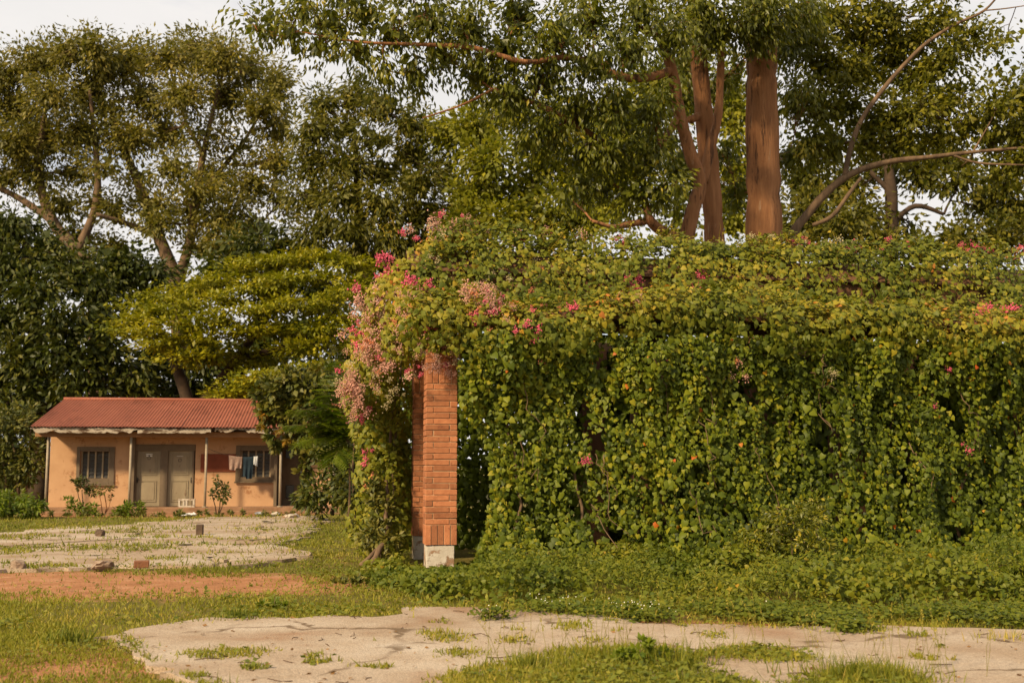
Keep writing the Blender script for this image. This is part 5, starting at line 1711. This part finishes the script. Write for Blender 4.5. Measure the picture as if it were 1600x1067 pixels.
def tree(name, label, trunks, clumps, leaf_t, lmat, bmat, lsize, per_spray, spray_r, dens, droop=0.4, flat=1.0, upn=0.3, rd=None, tone=0.45, flute=0.0, sides=9, twig=0.018, group=None, branch_r=0.09, gap=0.0, shade=0.0):
    b0 = P(*trunks[0][0][:3])
    root = thing(name, label, 'tree', (b0[0], b0[1], 0), 0, group)
    off = np.array([b0[0], b0[1], 0.0])
    nodes, rads = [], []
    for i, tk in enumerate(trunks):
        pts = np.array([P(q[0], q[1], q[2]) for q in tk]) - off
        rr = np.array([q[3] for q in tk])
        if i == 0 or tk[0][1] > 760:
            pts[0, 2] = -0.15
        # resample smoothly
        k = np.linspace(0, len(pts) - 1, (len(pts) - 1) * 5 + 1)
        j = np.clip(k.astype(int), 0, len(pts) - 2)
        f = (k - j)[:, None]
        p0 = pts[np.maximum(j - 1, 0)]; p1 = pts[j]; p2 = pts[j + 1]; p3 = pts[np.minimum(j + 2, len(pts) - 1)]
        sp = 0.5 * ((2 * p1) + (-p0 + p2) * f + (2 * p0 - 5 * p1 + 4 * p2 - p3) * f ** 2 + (-p0 + 3 * p1 - 3 * p2 + p3) * f ** 3)
        rs = np.interp(k, np.arange(len(pts)), rr) * (1 + 0.04 * rng.normal(size=len(k)))
        big = i == 0 or tk[0][1] > 760
        Acc().tube(sp, rs, (18 if flute else sides) if big else 8, flute=flute if big else 0.02).build('trunk' if big else 'limb', bmat, root)
        hi = sp[:, 2] > 2.0
        nodes += list(sp[hi]); rads += list(rs[hi])
    nodes, rads = np.array(nodes), np.array(rads)
    br = Acc()
    lf = Acc()
    cl = []
    for c in clumps:
        px, py, d, rx, ry = c[:5]
        k = d / FPX
        cl.append((P(px, py, d) - off, rx * k, ry * k, rd if rd else 0.5 * (rx + ry) * k, c[5] if len(c) > 5 else 1.0))
    order = sorted(cl, key=lambda c: np.min(np.linalg.norm(nodes - c[0], axis=1)))
    for (c, rx, rz_, ry, mul) in order:
        dv = c - nodes
        dist = np.linalg.norm(dv, axis=1) + 0.9 * np.maximum(0, -dv[:, 2])
        j = int(np.argmin(dist))
        Ld = np.linalg.norm(c - nodes[j])
        path = bend(nodes[j], c, 6, 0.10, -0.04)
        r0 = min(rads[j] * 0.8, branch_r * (0.5 + 0.12 * Ld))
        rr = np.linspace(r0, max(twig * 1.2, r0 * 0.35), 6)
        br.tube(path, rr, 6, cap=False)
        nodes = np.concatenate([nodes, path[1:]]); rads = np.concatenate([rads, rr[1:]])
        nsp = max(2, int(DENS * dens * mul * rx * rz_))
        dirs = rnd_unit(nsp)
        rad = (0.25 + 0.75 * rng.rand(nsp, 1) ** 0.6)
        spc = c + dirs * rad * np.array([rx, ry, rz_])
        if gap > 0:
            keep = fbm(spc[:, 0] * 0.55 + spc[:, 1] * 0.3, spc[:, 2] * 0.55 + spc[:, 1] * 0.2, hash(name) % 50 + 600 if False else 611) > gap
            spc, dirs = spc[keep], dirs[keep]
            nsp = len(spc)
            if nsp == 0:
                continue
        for q in range(nsp):
            src = path[random.choice((2, 3, 4, 5))]
            br.tube(bend(src, spc[q], 4, 0.12), np.array([twig, twig * 0.75, twig * 0.5, twig * 0.3]), 3, cap=False)
        # big leaves deep inside the clump
        ni = int(nsp * 5)
        pi_ = c + rnd_unit(ni) * rng.rand(ni, 1) ** 0.5 * 0.62 * np.array([rx, ry, rz_])
        leaves(lf, DI, pi_, rnd_unit(ni) + np.array([0, 0, -droop]), rnd_unit(ni) + np.array([0, 0, upn]), lsize * (1.2 + 0.8 * rng.rand(ni)), np.clip(tone - 0.1 + 0.15 * rng.normal(size=ni), 0, 1), 1.5)
        n = nsp * per_spray
        idx = np.repeat(np.arange(nsp), per_spray)
        loc = np.clip(rng.normal(size=(n, 3)), -1.5, 1.5) * spray_r * np.array([1, 1, flat]) * (0.6 + 0.8 * rng.rand(nsp))[idx][:, None]
        # twiggy streaks inside a spray
        sdir = unit(dirs + 0.6 * rng.normal(size=(nsp, 3)))
        loc += sdir[idx] * (rng.rand(n, 1) - 0.4) * spray_r * 2.0 * np.array([1, 1, flat])
        p = spc[idx] + loc
        ax = unit(loc) * 0.6 + sdir[idx] * 0.5 + rnd_unit(n) * 0.55 + np.array([0, 0, -droop])
        nr = rnd_unit(n) * 0.75 + np.array([0, -0.15, upn])
        v = np.clip(tone + (0.17 * rng.normal(size=nsp))[idx] + 0.15 * rng.normal(size=n), 0, 1)
        leaves(lf, leaf_t, p, ax, nr, lsize * (0.6 + 0.7 * rng.rand(n)), v)
    nl_faces = sum(len(x) for x in lf.S)
    base = lf.n
    lf.V += br.V; lf.A += br.A; lf.S += br.S
    lf.L += [x + base for x in br.L]
    crown = lf.build('crown', lmat, root)
    crown.data.materials.append(bmat)
    mi = np.zeros(len(crown.data.polygons), np.int32)
    mi[nl_faces:] = 1
    crown.data.polygons.foreach_set('material_index', mi)
    return root


LA_ = lance(0.17)
# tall olive tree, far left
tree('tall_tree', 'tall airy olive tree with forked leaning trunk behind the house roof', [
    [(282, 776, 57, .55), (282, 520, 57, .46), (272, 435, 57, .40), (248, 370, 57, .32), (222, 300, 57, .26), (195, 235, 57, .18), (170, 165, 57, .10)],
    [(276, 445, 57, .30), (296, 380, 57, .25), (306, 310, 57, .20), (318, 240, 57, .16), (335, 165, 57, .10), (350, 110, 57, .05)],
    [(306, 310, 57, .15), (345, 265, 57.5, .12), (385, 215, 58, .09), (415, 160, 58, .05)],
    [(248, 370, 57, .2), (200, 350, 56, .14), (150, 335, 55, .10)],
    [(318, 240, 57, .12), (290, 190, 56.5, .09), (270, 120, 56, .05)]],
    [(205, 95, 58, 42, 34), (258, 90, 56, 42, 32), (300, 80, 58, 40, 30), (345, 95, 56, 40, 34), (392, 108, 58, 40, 32), (432, 132, 57, 34, 34), (225, 150, 57, 40, 38), (290, 150, 55, 42, 36), (352, 152, 58, 40, 34), (408, 172, 56, 40, 34), (440, 200, 58, 28, 36),
     (205, 215, 56, 36, 34), (262, 205, 58, 38, 30), (318, 210, 56, 38, 28), (380, 222, 57, 40, 32), (430, 255, 57, 34, 32), (215, 275, 57, 34, 26), (270, 262, 55, 36, 26), (330, 275, 58, 40, 30), (390, 290, 56, 40, 34), (440, 315, 58, 32, 32), (300, 330, 57, 32, 20), (350, 340, 55, 40, 28), (400, 355, 57, 40, 28), (320, 385, 56, 34, 16), (250, 345, 54, 30, 22), (305, 300, 54, 34, 24), (345, 385, 54, 40, 24), (240, 320, 56, 30, 22), (380, 400, 57, 40, 20)],
    DI, M['olive'], M['bark'], 0.25, 62, 0.36, 10.5, droop=0.35, tone=0.5, gap=0.33, twig=0.03, branch_r=0.10, sides=10)
tree('tall_tree', 'tall olive tree cut by the left picture edge', [
    [(150, 777, 56, .5), (150, 470, 56, .40), (120, 395, 56, .34), (82, 345, 56, .28), (60, 270, 56, .20), (70, 180, 56, .10)],
    [(120, 395, 56, .26), (150, 320, 56, .2), (150, 240, 56, .14), (140, 140, 56, .07)],
    [(82, 345, 56, .22), (30, 310, 56, .16), (-30, 280, 56, .10)]],
    [(10, 120, 56, 40, 32), (60, 95, 57, 42, 32), (110, 80, 56, 40, 30), (145, 72, 55, 34, 28), (165, 105, 57, 36, 32), (25, 170, 57, 42, 36), (80, 150, 55, 42, 36), (135, 145, 57, 40, 34), (20, 225, 55, 42, 34), (75, 215, 57, 42, 34), (130, 210, 56, 40, 34), (170, 180, 57, 34, 34),
     (10, 280, 56, 40, 30), (60, 275, 56, 40, 28), (115, 270, 57, 36, 26), (165, 260, 55, 34, 30), (150, 315, 57, 36, 22), (95, 320, 56, 30, 18), (180, 325, 56, 30, 18), (-50, 150, 56, 50, 50), (-60, 240, 56, 50, 50), (120, 370, 57, 34, 16), (180, 385, 57, 34, 18)],
    DI, M['olive'], M['bark'], 0.25, 62, 0.36, 10.5, droop=0.35, tone=0.45, gap=0.30, twig=0.03, branch_r=0.10, sides=10)
tree('broad_tree', 'dense dark tree filling the left edge behind the house', [
    [(60, 782, 50, .5), (62, 600, 50, .42), (50, 480, 50, .3), (40, 380, 50, .18)],
    [(60, 620, 50, .3), (110, 540, 50, .2), (150, 480, 50, .12)]],
    [(20, 355, 50, 50, 36), (-30, 380, 50, 50, 60), (70, 390, 50, 48, 36), (20, 420, 49, 52, 40), (110, 425, 50, 46, 34), (60, 460, 48, 50, 36), (150, 455, 50, 40, 34), (10, 500, 49, 52, 40), (95, 505, 48, 46, 34), (160, 500, 50, 38, 30), (40, 550, 48, 50, 38), (110, 555, 48, 46, 36), (165, 550, 49, 40, 36), (0, 590, 48, 50, 36),
     (60, 600, 48, 44, 30), (130, 600, 48, 46, 30), (195, 585, 49, 40, 30), (215, 610, 50, 40, 22), (-40, 480, 49, 50, 60), (190, 430, 51, 36, 30), (5, 640, 47, 40, 24), (30, 650, 50, 50, 40), (100, 640, 52, 60, 40), (0, 720, 52, 60, 50), (200, 640, 52, 60, 40)],
    DI, M['dark'], M['bark_dark'], 0.32, 44, 0.36, 7.5, droop=0.5, tone=0.55, twig=0.025)
tree('layered_tree', 'yellow-green tree with flat tiered foliage above the house', [
    [(330, 784, 46, .30), (300, 650, 46, .26), (270, 560, 46, .2), (240, 500, 46, .10)],
    [(300, 650, 46, .22), (370, 560, 46, .18), (420, 490, 46, .12), (450, 430, 46, .07)],
    [(370, 560, 46, .15), (450, 540, 46, .12), (510, 500, 46, .07)]],
    [(225, 478, 46, 30, 9), (262, 466, 46, 38, 9), (310, 452, 47, 40, 9), (345, 440, 46, 36, 8), (385, 425, 47, 40, 9), (425, 412, 46, 42, 9), (470, 408, 47, 42, 9), (510, 400, 46, 34, 8), (545, 415, 46, 30, 9), (560, 440, 46, 26, 10),
     (205, 500, 45, 32, 8), (250, 492, 45, 40, 9), (300, 482, 45, 42, 9), (350, 470, 45, 42, 9), (400, 452, 45, 44, 9), (450, 440, 45, 44, 9), (500, 432, 45, 42, 9), (535, 455, 45, 34, 9), (190, 520, 45, 24, 7), (235, 518, 44, 36, 9), (290, 510, 44, 40, 9), (345, 500, 44, 42, 9), (400, 485, 44, 44, 9), (450, 475, 44, 42, 9), (505, 475, 44, 42, 9),
     (260, 540, 44, 34, 9), (320, 532, 44, 40, 9), (330, 555, 44, 30, 8), (300, 562, 44, 34, 9), (385, 515, 44, 40, 9), (500, 515, 44, 40, 10), (540, 500, 44, 30, 10), (480, 545, 44, 40, 10), (540, 540, 44, 34, 10), (440, 520, 46, 50, 14, 0.6), (400, 560, 46, 50, 16, 0.6), (390, 600, 43, 44, 12), (350, 620, 43, 36, 10), (420, 590, 42, 36, 10), (460, 585, 42, 36, 12), (500, 580, 42, 34, 14)],
    diamond(0.28), M['tier'], M['bark_dark'], 0.20, 56, 0.36, 26.0, droop=0.0, flat=0.20, upn=1.5, rd=1.5, tone=0.5, twig=0.015, branch_r=0.06)
tree('broad_tree', 'dark broad tree massed behind the yellow-green layered tree', [
    [(420, 780, 53, .45), (420, 600, 53, .36), (400, 480, 53, .2)], [(420, 620, 53, .3), (300, 540, 53, .2)]],
    [(190, 405, 51, 40, 26), (240, 425, 51, 40, 24), (345, 415, 51, 40, 24), (395, 392, 51, 40, 26), (150, 420, 51, 40, 24), (440, 385, 51, 36, 26), (250, 560, 52, 50, 40), (330, 560, 52, 50, 40), (410, 540, 52, 50, 40), (490, 520, 52, 50, 44), (550, 560, 52, 44, 50), (300, 610, 52, 50, 34), (380, 620, 52, 50, 34), (460, 600, 51, 50, 40), (530, 620, 50, 44, 44), (230, 460, 54, 40, 30, .6), (320, 440, 54, 40, 24, .6), (420, 450, 53, 50, 36), (500, 460, 53, 50, 36), (240, 610, 52, 40, 24), (540, 680, 48, 44, 44), (450, 680, 50, 50, 44), (570, 720, 46, 40, 40), (330, 680, 54, 60, 44), (200, 680, 55, 60, 44), (420, 740, 54, 60, 40)],
    DI, M['dark'], M['bark_dark'], 0.34, 42, 0.38, 6.5, droop=0.4, tone=0.45, twig=0.02)
tree('broad_tree', 'olive-brown broad tree between the tall tree and the flowering vine', [
    [(585, 780, 50, .42), (585, 560, 50, .36), (570, 420, 50, .3), (560, 320, 50, .2), (555, 220, 50, .10)],
    [(570, 420, 50, .22), (630, 340, 50, .16), (660, 260, 50, .09)],
    [(560, 320, 50, .14), (510, 270, 50, .10), (495, 220, 50, .06)]],
    [(505, 165, 50, 34, 24), (550, 150, 51, 38, 26), (600, 165, 50, 40, 30), (640, 195, 50, 36, 30), (490, 205, 49, 34, 30), (535, 200, 50, 40, 30), (590, 215, 49, 40, 30), (645, 240, 51, 38, 32), (490, 255, 50, 34, 32), (540, 255, 49, 40, 30), (595, 265, 50, 40, 30), (650, 285, 49, 40, 32), (700, 270, 51, 34, 36), (725, 310, 50, 34, 34), (495, 305, 50, 36, 30), (545, 310, 49, 40, 30), (600, 320, 49, 40, 30), (655, 335, 50, 40, 30), (705, 345, 49, 38, 28),
     (500, 355, 50, 36, 26), (550, 360, 49, 40, 26), (605, 370, 49, 40, 26), (660, 380, 50, 40, 24), (480, 385, 51, 32, 18), (540, 400, 50, 36, 18), (600, 410, 50, 40, 22), (700, 380, 50, 40, 22), (580, 450, 50, 40, 30), (640, 430, 50, 40, 30)],
    LA_, M['mid'], M['bark'], 0.29, 44, 0.34, 10.5, droop=0.5, tone=0.45, gap=0.28, twig=0.025)
tree('broad_tree', 'sunlit yellowish tree behind the vine roof, left of the big trunks', [
    [(860, 782, 48, .36), (860, 560, 48, .3), (850, 400, 48, .24), (830, 280, 48, .14)], [(850, 400, 48, .2), (930, 300, 48, .12), (960, 220, 48, .06)]],
    [(745, 200, 48, 40, 34), (760, 250, 47, 36, 30), (755, 300, 48, 40, 32), (790, 345, 47, 40, 26), (740, 350, 48, 36, 24), (820, 300, 48, 40, 32), (860, 340, 47, 40, 28), (850, 250, 48, 40, 34), (900, 290, 48, 40, 34), (915, 345, 47, 36, 24), (960, 320, 48, 36, 30), (940, 240, 48, 40, 36), (880, 190, 49, 40, 34), (980, 270, 48, 34, 36), (990, 200, 49, 40, 40), (1060, 330, 48, 26, 34, .7), (1145, 170, 48, 30, 60), (1150, 270, 48, 26, 50), (1070, 130, 49, 40, 50), (1145, 350, 48, 24, 30), (1020, 140, 49, 40, 40), (700, 210, 50, 30, 34), (800, 170, 49, 40, 34)],
    diamond(0.26), M['lime'], M['bark'], 0.27, 56, 0.34, 12.0, droop=0.3, tone=0.5, gap=0.24, twig=0.02)
tree('broad_tree', 'dark leafy tree with a bare black trunk behind the far right limb', [
    [(1392, 785, 47, .42), (1392, 520, 47, .36), (1393, 380, 47, .30), (1392, 300, 47, .26), (1385, 240, 47, .16)],
    [(1393, 350, 47, .14), (1430, 322, 47, .11), (1475, 335, 47, .07)],
    [(1392, 300, 47, .14), (1350, 260, 47, .09)]],
    [(1270, 330, 47, 40, 34), (1310, 350, 46, 40, 28), (1350, 340, 47, 34, 34), (1255, 280, 48, 36, 36), (1320, 290, 48, 40, 32), (1370, 375, 46, 40, 18), (1440, 385, 46, 44, 16), (1500, 375, 46, 40, 22), (1560, 370, 46, 40, 26), (1590, 330, 47, 34, 36), (1540, 320, 48, 30, 24), (1570, 290, 47, 36, 26), (1500, 280, 47, 36, 22), (1440, 265, 48, 40, 22), (1390, 250, 48, 40, 24), (1480, 245, 48, 36, 26), (1420, 350, 48, 26, 12, .6), (1620, 380, 46, 40, 30), (1300, 395, 46, 50, 16), (1240, 360, 47, 30, 30), (1640, 280, 47, 40, 40)],
    DI, M['mid'], M['bark_dark'], 0.30, 46, 0.34, 11.0, droop=0.3, tone=0.45, twig=0.02)
# the big tree with reddish trunks close behind the shelter
tree('big_tree', 'big tree with thick reddish fluted trunks rising behind the shelter', [
    [(1194, 832, 26, .46), (1194, 560, 26, .42), (1193, 385, 26, .42), (1191, 260, 26, .385), (1190, 150, 26, .36), (1190, 70, 26, .33), (1188, -40, 26, .28), (1195, -160, 26, .2)],
    [(1126, 834, 25.5, .27), (1122, 500, 25.5, .24), (1116, 380, 25.5, .23), (1110, 290, 25.5, .22), (1102, 200, 25.5, .21), (1096, 140, 25.5, .20), (1088, 60, 25.5, .18), (1080, -60, 25.5, .10)],
    [(1070, 836, 24.6, .20), (1058, 480, 24.6, .18), (1070, 385, 24.6, .17), (1082, 330, 24.6, .16), (1094, 285, 24.6, .15), (1078, 240, 24.5, .15), (1062, 180, 24.3, .13), (1050, 110, 24, .11), (1030, 60, 24, .09), (1000, 45, 23.5, .07)],
    [(1098, 285, 25, .13), (1110, 230, 25, .12), (1122, 180, 25, .10), (1126, 110, 25, .09), (1130, 20, 25, .06)],
    [(1112, 440, 25, .14), (1080, 385, 25, .15), (1045, 368, 24.5, .14), (1016, 345, 24, .11), (1008, 310, 24, .06), (1004, 285, 24, .04)],
    [(1050, 110, 24, .09), (1010, 122, 23.5, .09), (965, 120, 23, .08), (935, 100, 23, .07), (880, 90, 22.5, .06), (820, 97, 22, .055), (740, 75, 22, .05), (660, 70, 22, .04), (560, 66, 22, .025), (470, 50, 22, .012)],
    [(985, 250, 24, .07), (960, 235, 24, .07), (915, 205, 23.5, .065), (870, 178, 23, .06), (830, 160, 23, .05), (770, 140, 22.5, .035)],
    [(1062, 180, 24.3, .08), (1010, 255, 24, .07), (985, 250, 24, .07)],
    [(770, 140, 22.5, .03), (720, 165, 22.5, .022), (660, 185, 22.5, .014)],
    [(1095, 180, 25.4, .09), (1078, 188, 25.2, .09)],
    [(1016, 345, 24, .07), (985, 350, 24, .07), (960, 355, 23.7, .05), (925, 345, 23.5, .03)]],
    [(395, 38, 22.35, 18, 8, 1.6), (425, 30, 22.35, 24, 14, 1.3), (410, 55, 22.35, 18, 10, 1.2), (455, 55, 22.35, 28, 18), (470, 15, 22.35, 30, 18), (500, 75, 22.35, 26, 18, .8), (515, 35, 22.35, 34, 24), (560, 75, 22.35, 32, 22), (565, 15, 22.35, 36, 24), (600, 110, 22.35, 26, 18, .8), (615, 45, 22.35, 38, 28), (650, 110, 22.85, 30, 26), (670, 25, 22.35, 42, 30), (690, 80, 22.85, 32, 28), (735, 40, 22.35, 44, 32), (745, 110, 22.85, 40, 30), (790, 75, 22.35, 42, 32), (800, 150, 22.85, 40, 28), (810, 20, 22.85, 44, 28), (850, 115, 22.85, 42, 32), (870, 55, 22.35, 44, 32), (905, 170, 23.35, 40, 30), (925, 25, 22.85, 44, 30), (930, 95, 22.35, 42, 30), (960, 160, 22.85, 40, 32), (985, 75, 22.85, 40, 32),
     (1015, 175, 23.35, 36, 34), (1000, 20, 23.35, 44, 28), (1050, 60, 23.35, 40, 32), (1060, 140, 27.6, 32, 34), (860, 205, 23.35, 34, 26), (820, 220, 23.35, 30, 22, .7), (910, 235, 23.85, 36, 28), (960, 235, 23.35, 36, 30), (1010, 245, 23.85, 36, 30), (1040, 215, 27.6, 30, 30), (1060, 255, 27.6, 30, 32), (940, 285, 23.85, 36, 24), (990, 300, 23.85, 36, 26), (890, 300, 23.85, 30, 20, .7), (1035, 300, 23.85, 30, 24), (1120, 45, 24.35, 44, 34), (1150, 105, 27.6, 26, 26, .7), (1185, 30, 24.35, 46, 34), (1120, 130, 27.6, 30, 24, .7), (1230, 70, 27.6, 36, 40), (1245, 20, 25.35, 44, 30), (1135, 235, 27.6, 28, 26, .8), (1090, 290, 27.6, 34, 26, .8), (1150, 300, 27.6, 26, 26, .7), (1230, 245, 27.6, 22, 30, .8), (1240, 160, 27.6, 28, 36),
     (1185, 45, 24.65, 44, 26, 1.4), (1190, 5, 24.65, 44, 26, 1.4), (1095, 20, 24.35, 40, 30, 1.2), (1080, 90, 27.6, 30, 26), (640, -40, 22.35, 60, 36, .7), (780, -50, 22.35, 70, 40, .7), (920, -50, 23.35, 70, 40, .7), (1060, -50, 24.35, 70, 40, .7), (1190, -60, 25.35, 80, 50, .7), (520, -35, 22.35, 50, 30, .7), (1150, -130, 26.35, 120, 60, .35), (950, -130, 25.35, 120, 60, .35)],
    lance(0.19, 0.16), M['big'], M['bark_red'], 0.15, 46, 0.20, 35.0, droop=0.95, tone=0.42, flute=0.045, twig=0.012, branch_r=0.05, rd=1.2)
tree('leaning_tree', 'leaning tree with long bare limbs spreading over the right of the shelter', [
    [(1205, 830, 27, 0.162), (1212, 520, 27, 0.138), (1235, 380, 27, 0.118), (1262, 335, 27, 0.106), (1295, 298, 27, 0.097), (1330, 272, 27, 0.087), (1385, 254, 27, 0.072), (1450, 246, 27, 0.059), (1520, 238, 27, 0.046), (1600, 231, 27, 0.034), (1680, 225, 27, 0.018)],
    [(1320, 276, 27, 0.075), (1328, 235, 27, 0.069), (1345, 190, 27, 0.062), (1372, 150, 27, 0.059), (1405, 110, 27, 0.053), (1445, 70, 27, 0.046), (1490, 40, 27, 0.038), (1538, 17, 27, 0.031), (1570, -20, 27, 0.018)],
    [(1270, 352, 26.8, 0.050), (1300, 338, 26.6, 0.056), (1325, 305, 26.6, 0.050), (1345, 278, 26.8, 0.038)],
    [(1490, 243, 27, 0.031), (1530, 255, 26.8, 0.028), (1600, 258, 26.6, 0.018)],
    [(1520, 238, 27, 0.025), (1545, 195, 27, 0.018), (1560, 165, 27, 0.013)],
    [(1538, 17, 27, 0.018), (1570, 14, 26.8, 0.016), (1610, 8, 26.6, 0.010)]],
    [(1265, 55, 28, 36, 32), (1300, 25, 28, 40, 28), (1345, 55, 28.5, 40, 30), (1390, 25, 28, 40, 28), (1425, 60, 28.5, 38, 30), (1470, 30, 28, 38, 26), (1290, 100, 28, 36, 32), (1340, 110, 28.5, 38, 32), (1385, 90, 29, 36, 28), (1430, 120, 28.5, 38, 30), (1475, 90, 28, 34, 26), (1515, 55, 28, 32, 22), (1275, 160, 28, 34, 32), (1320, 170, 28.5, 34, 32), (1375, 185, 28.5, 38, 30), (1420, 180, 28, 38, 30), (1465, 165, 28.5, 34, 28), (1500, 135, 28, 28, 20, .6),
     (1265, 225, 28, 26, 30), (1300, 230, 28, 30, 28), (1355, 225, 28.5, 36, 22), (1405, 222, 28.5, 38, 20), (1460, 215, 28.5, 36, 22), (1510, 195, 28, 34, 26), (1550, 175, 27.5, 32, 26), (1590, 150, 27.5, 32, 26), (1545, 215, 28, 34, 18), (1590, 205, 28, 34, 24), (1555, 75, 27.5, 26, 12, .5), (1585, 60, 27.5, 24, 10, .5), (1560, 270, 28, 40, 18, .7), (1600, 245, 27.5, 34, 22), (1500, 262, 28, 34, 12, .5), (1640, 120, 27.5, 40, 40), (1640, 200, 27.5, 40, 40), (1350, -30, 28, 70, 34, .6), (1470, -30, 28, 60, 30, .6), (1560, 115, 27.8, 22, 10, .5)],
    lance(0.28, 0.10), M['right'], M['bark'], 0.15, 40, 0.21, 34.0, droop=0.45, tone=0.45, twig=0.011, branch_r=0.045, rd=1.1)



plant('leafy_weed', 'pale leafy weed rising from the weed island in the foreground', 'weed', [(1000, 1012, 8.9, 22, 12, 160), (975, 1025, 8.9, 16, 9, 90), (1030, 1022, 8.9, 16, 8, 80)], lance(0.28), M['fern'], 0.055, [[(1000, 1035, 8.9, .006), (1000, 1012, 8.9, .003)]], M['bark'], None, droop=0.0, tone=0.7)
plant('leafy_weed', 'dark leafy weed on the grass strip before the red earth', 'weed', [(430, 943, 12.4, 14, 7, 60), (412, 945, 12.4, 8, 5, 24), (448, 950, 12.4, 12, 5, 34)], lance(0.3), M['fern'], 0.06, [[(430, 955, 12.4, .006), (430, 932, 12.4, .003)]], M['bark'], None, droop=0.0, tone=0.6)
plant('leafy_weed', 'low leafy weed by the shelter, on the grass right of the red earth', 'weed', [(545, 905, 15, 16, 8, 90), (530, 915, 14.6, 12, 6, 50)], lance(0.3), M['shrub'], 0.08, [[(545, 912, 15, .006), (545, 902, 15, .003)]], M['bark'], None, droop=0.0, tone=0.6)


def debris():
    """fallen leaves, twigs and grit on the paving"""
    a = Acc()
    n = 900
    Y = 1.0 / (1 / 7.2 + rng.rand(n) * (1 / 30.0 - 1 / 7.2))
    X = (rng.rand(n) - 0.5) * 2 * (0.47 * Y)
    ok = inside(FRONT_PAVE, *to_px(X, Y)) | inside(BACK_PAVE, *to_px(X, Y)) | inside(RED, *to_px(X, Y))
    X, Y = X[ok], Y[ok]
    n = len(X)
    leaves(a, diamond(0.3), np.stack([X, Y, np.full(n, 0.022)], 1), rnd_unit(n) * np.array([1, 1, 0.15]), np.stack([0.4 * rng.normal(size=n), 0.4 * rng.normal(size=n), np.ones(n)], 1), 0.02 + 0.05 * rng.rand(n) ** 2, rng.rand(n))
    for k in range(60):
        y = random.uniform(7.5, 12)
        p = np.array([random.uniform(-0.4, 0.45) * y, y, 0.02])
        if not inside(FRONT_PAVE, *[np.array([c]) for c in to_px(p[0], p[1])])[0]:
            continue
        e = p + np.array([random.gauss(0, 0.14), random.gauss(0, 0.06), random.uniform(0, 0.015)])
        a.tube([p, (p + e) / 2 + rng.normal(size=3) * 0.01, e], 0.0035, 4, 0.0)
    o = a.build('fallen_leaves', M['deadleaf'], None, kind='stuff')
    tag(o, 'dry fallen leaves and twigs scattered over the paving', 'debris')


debris()
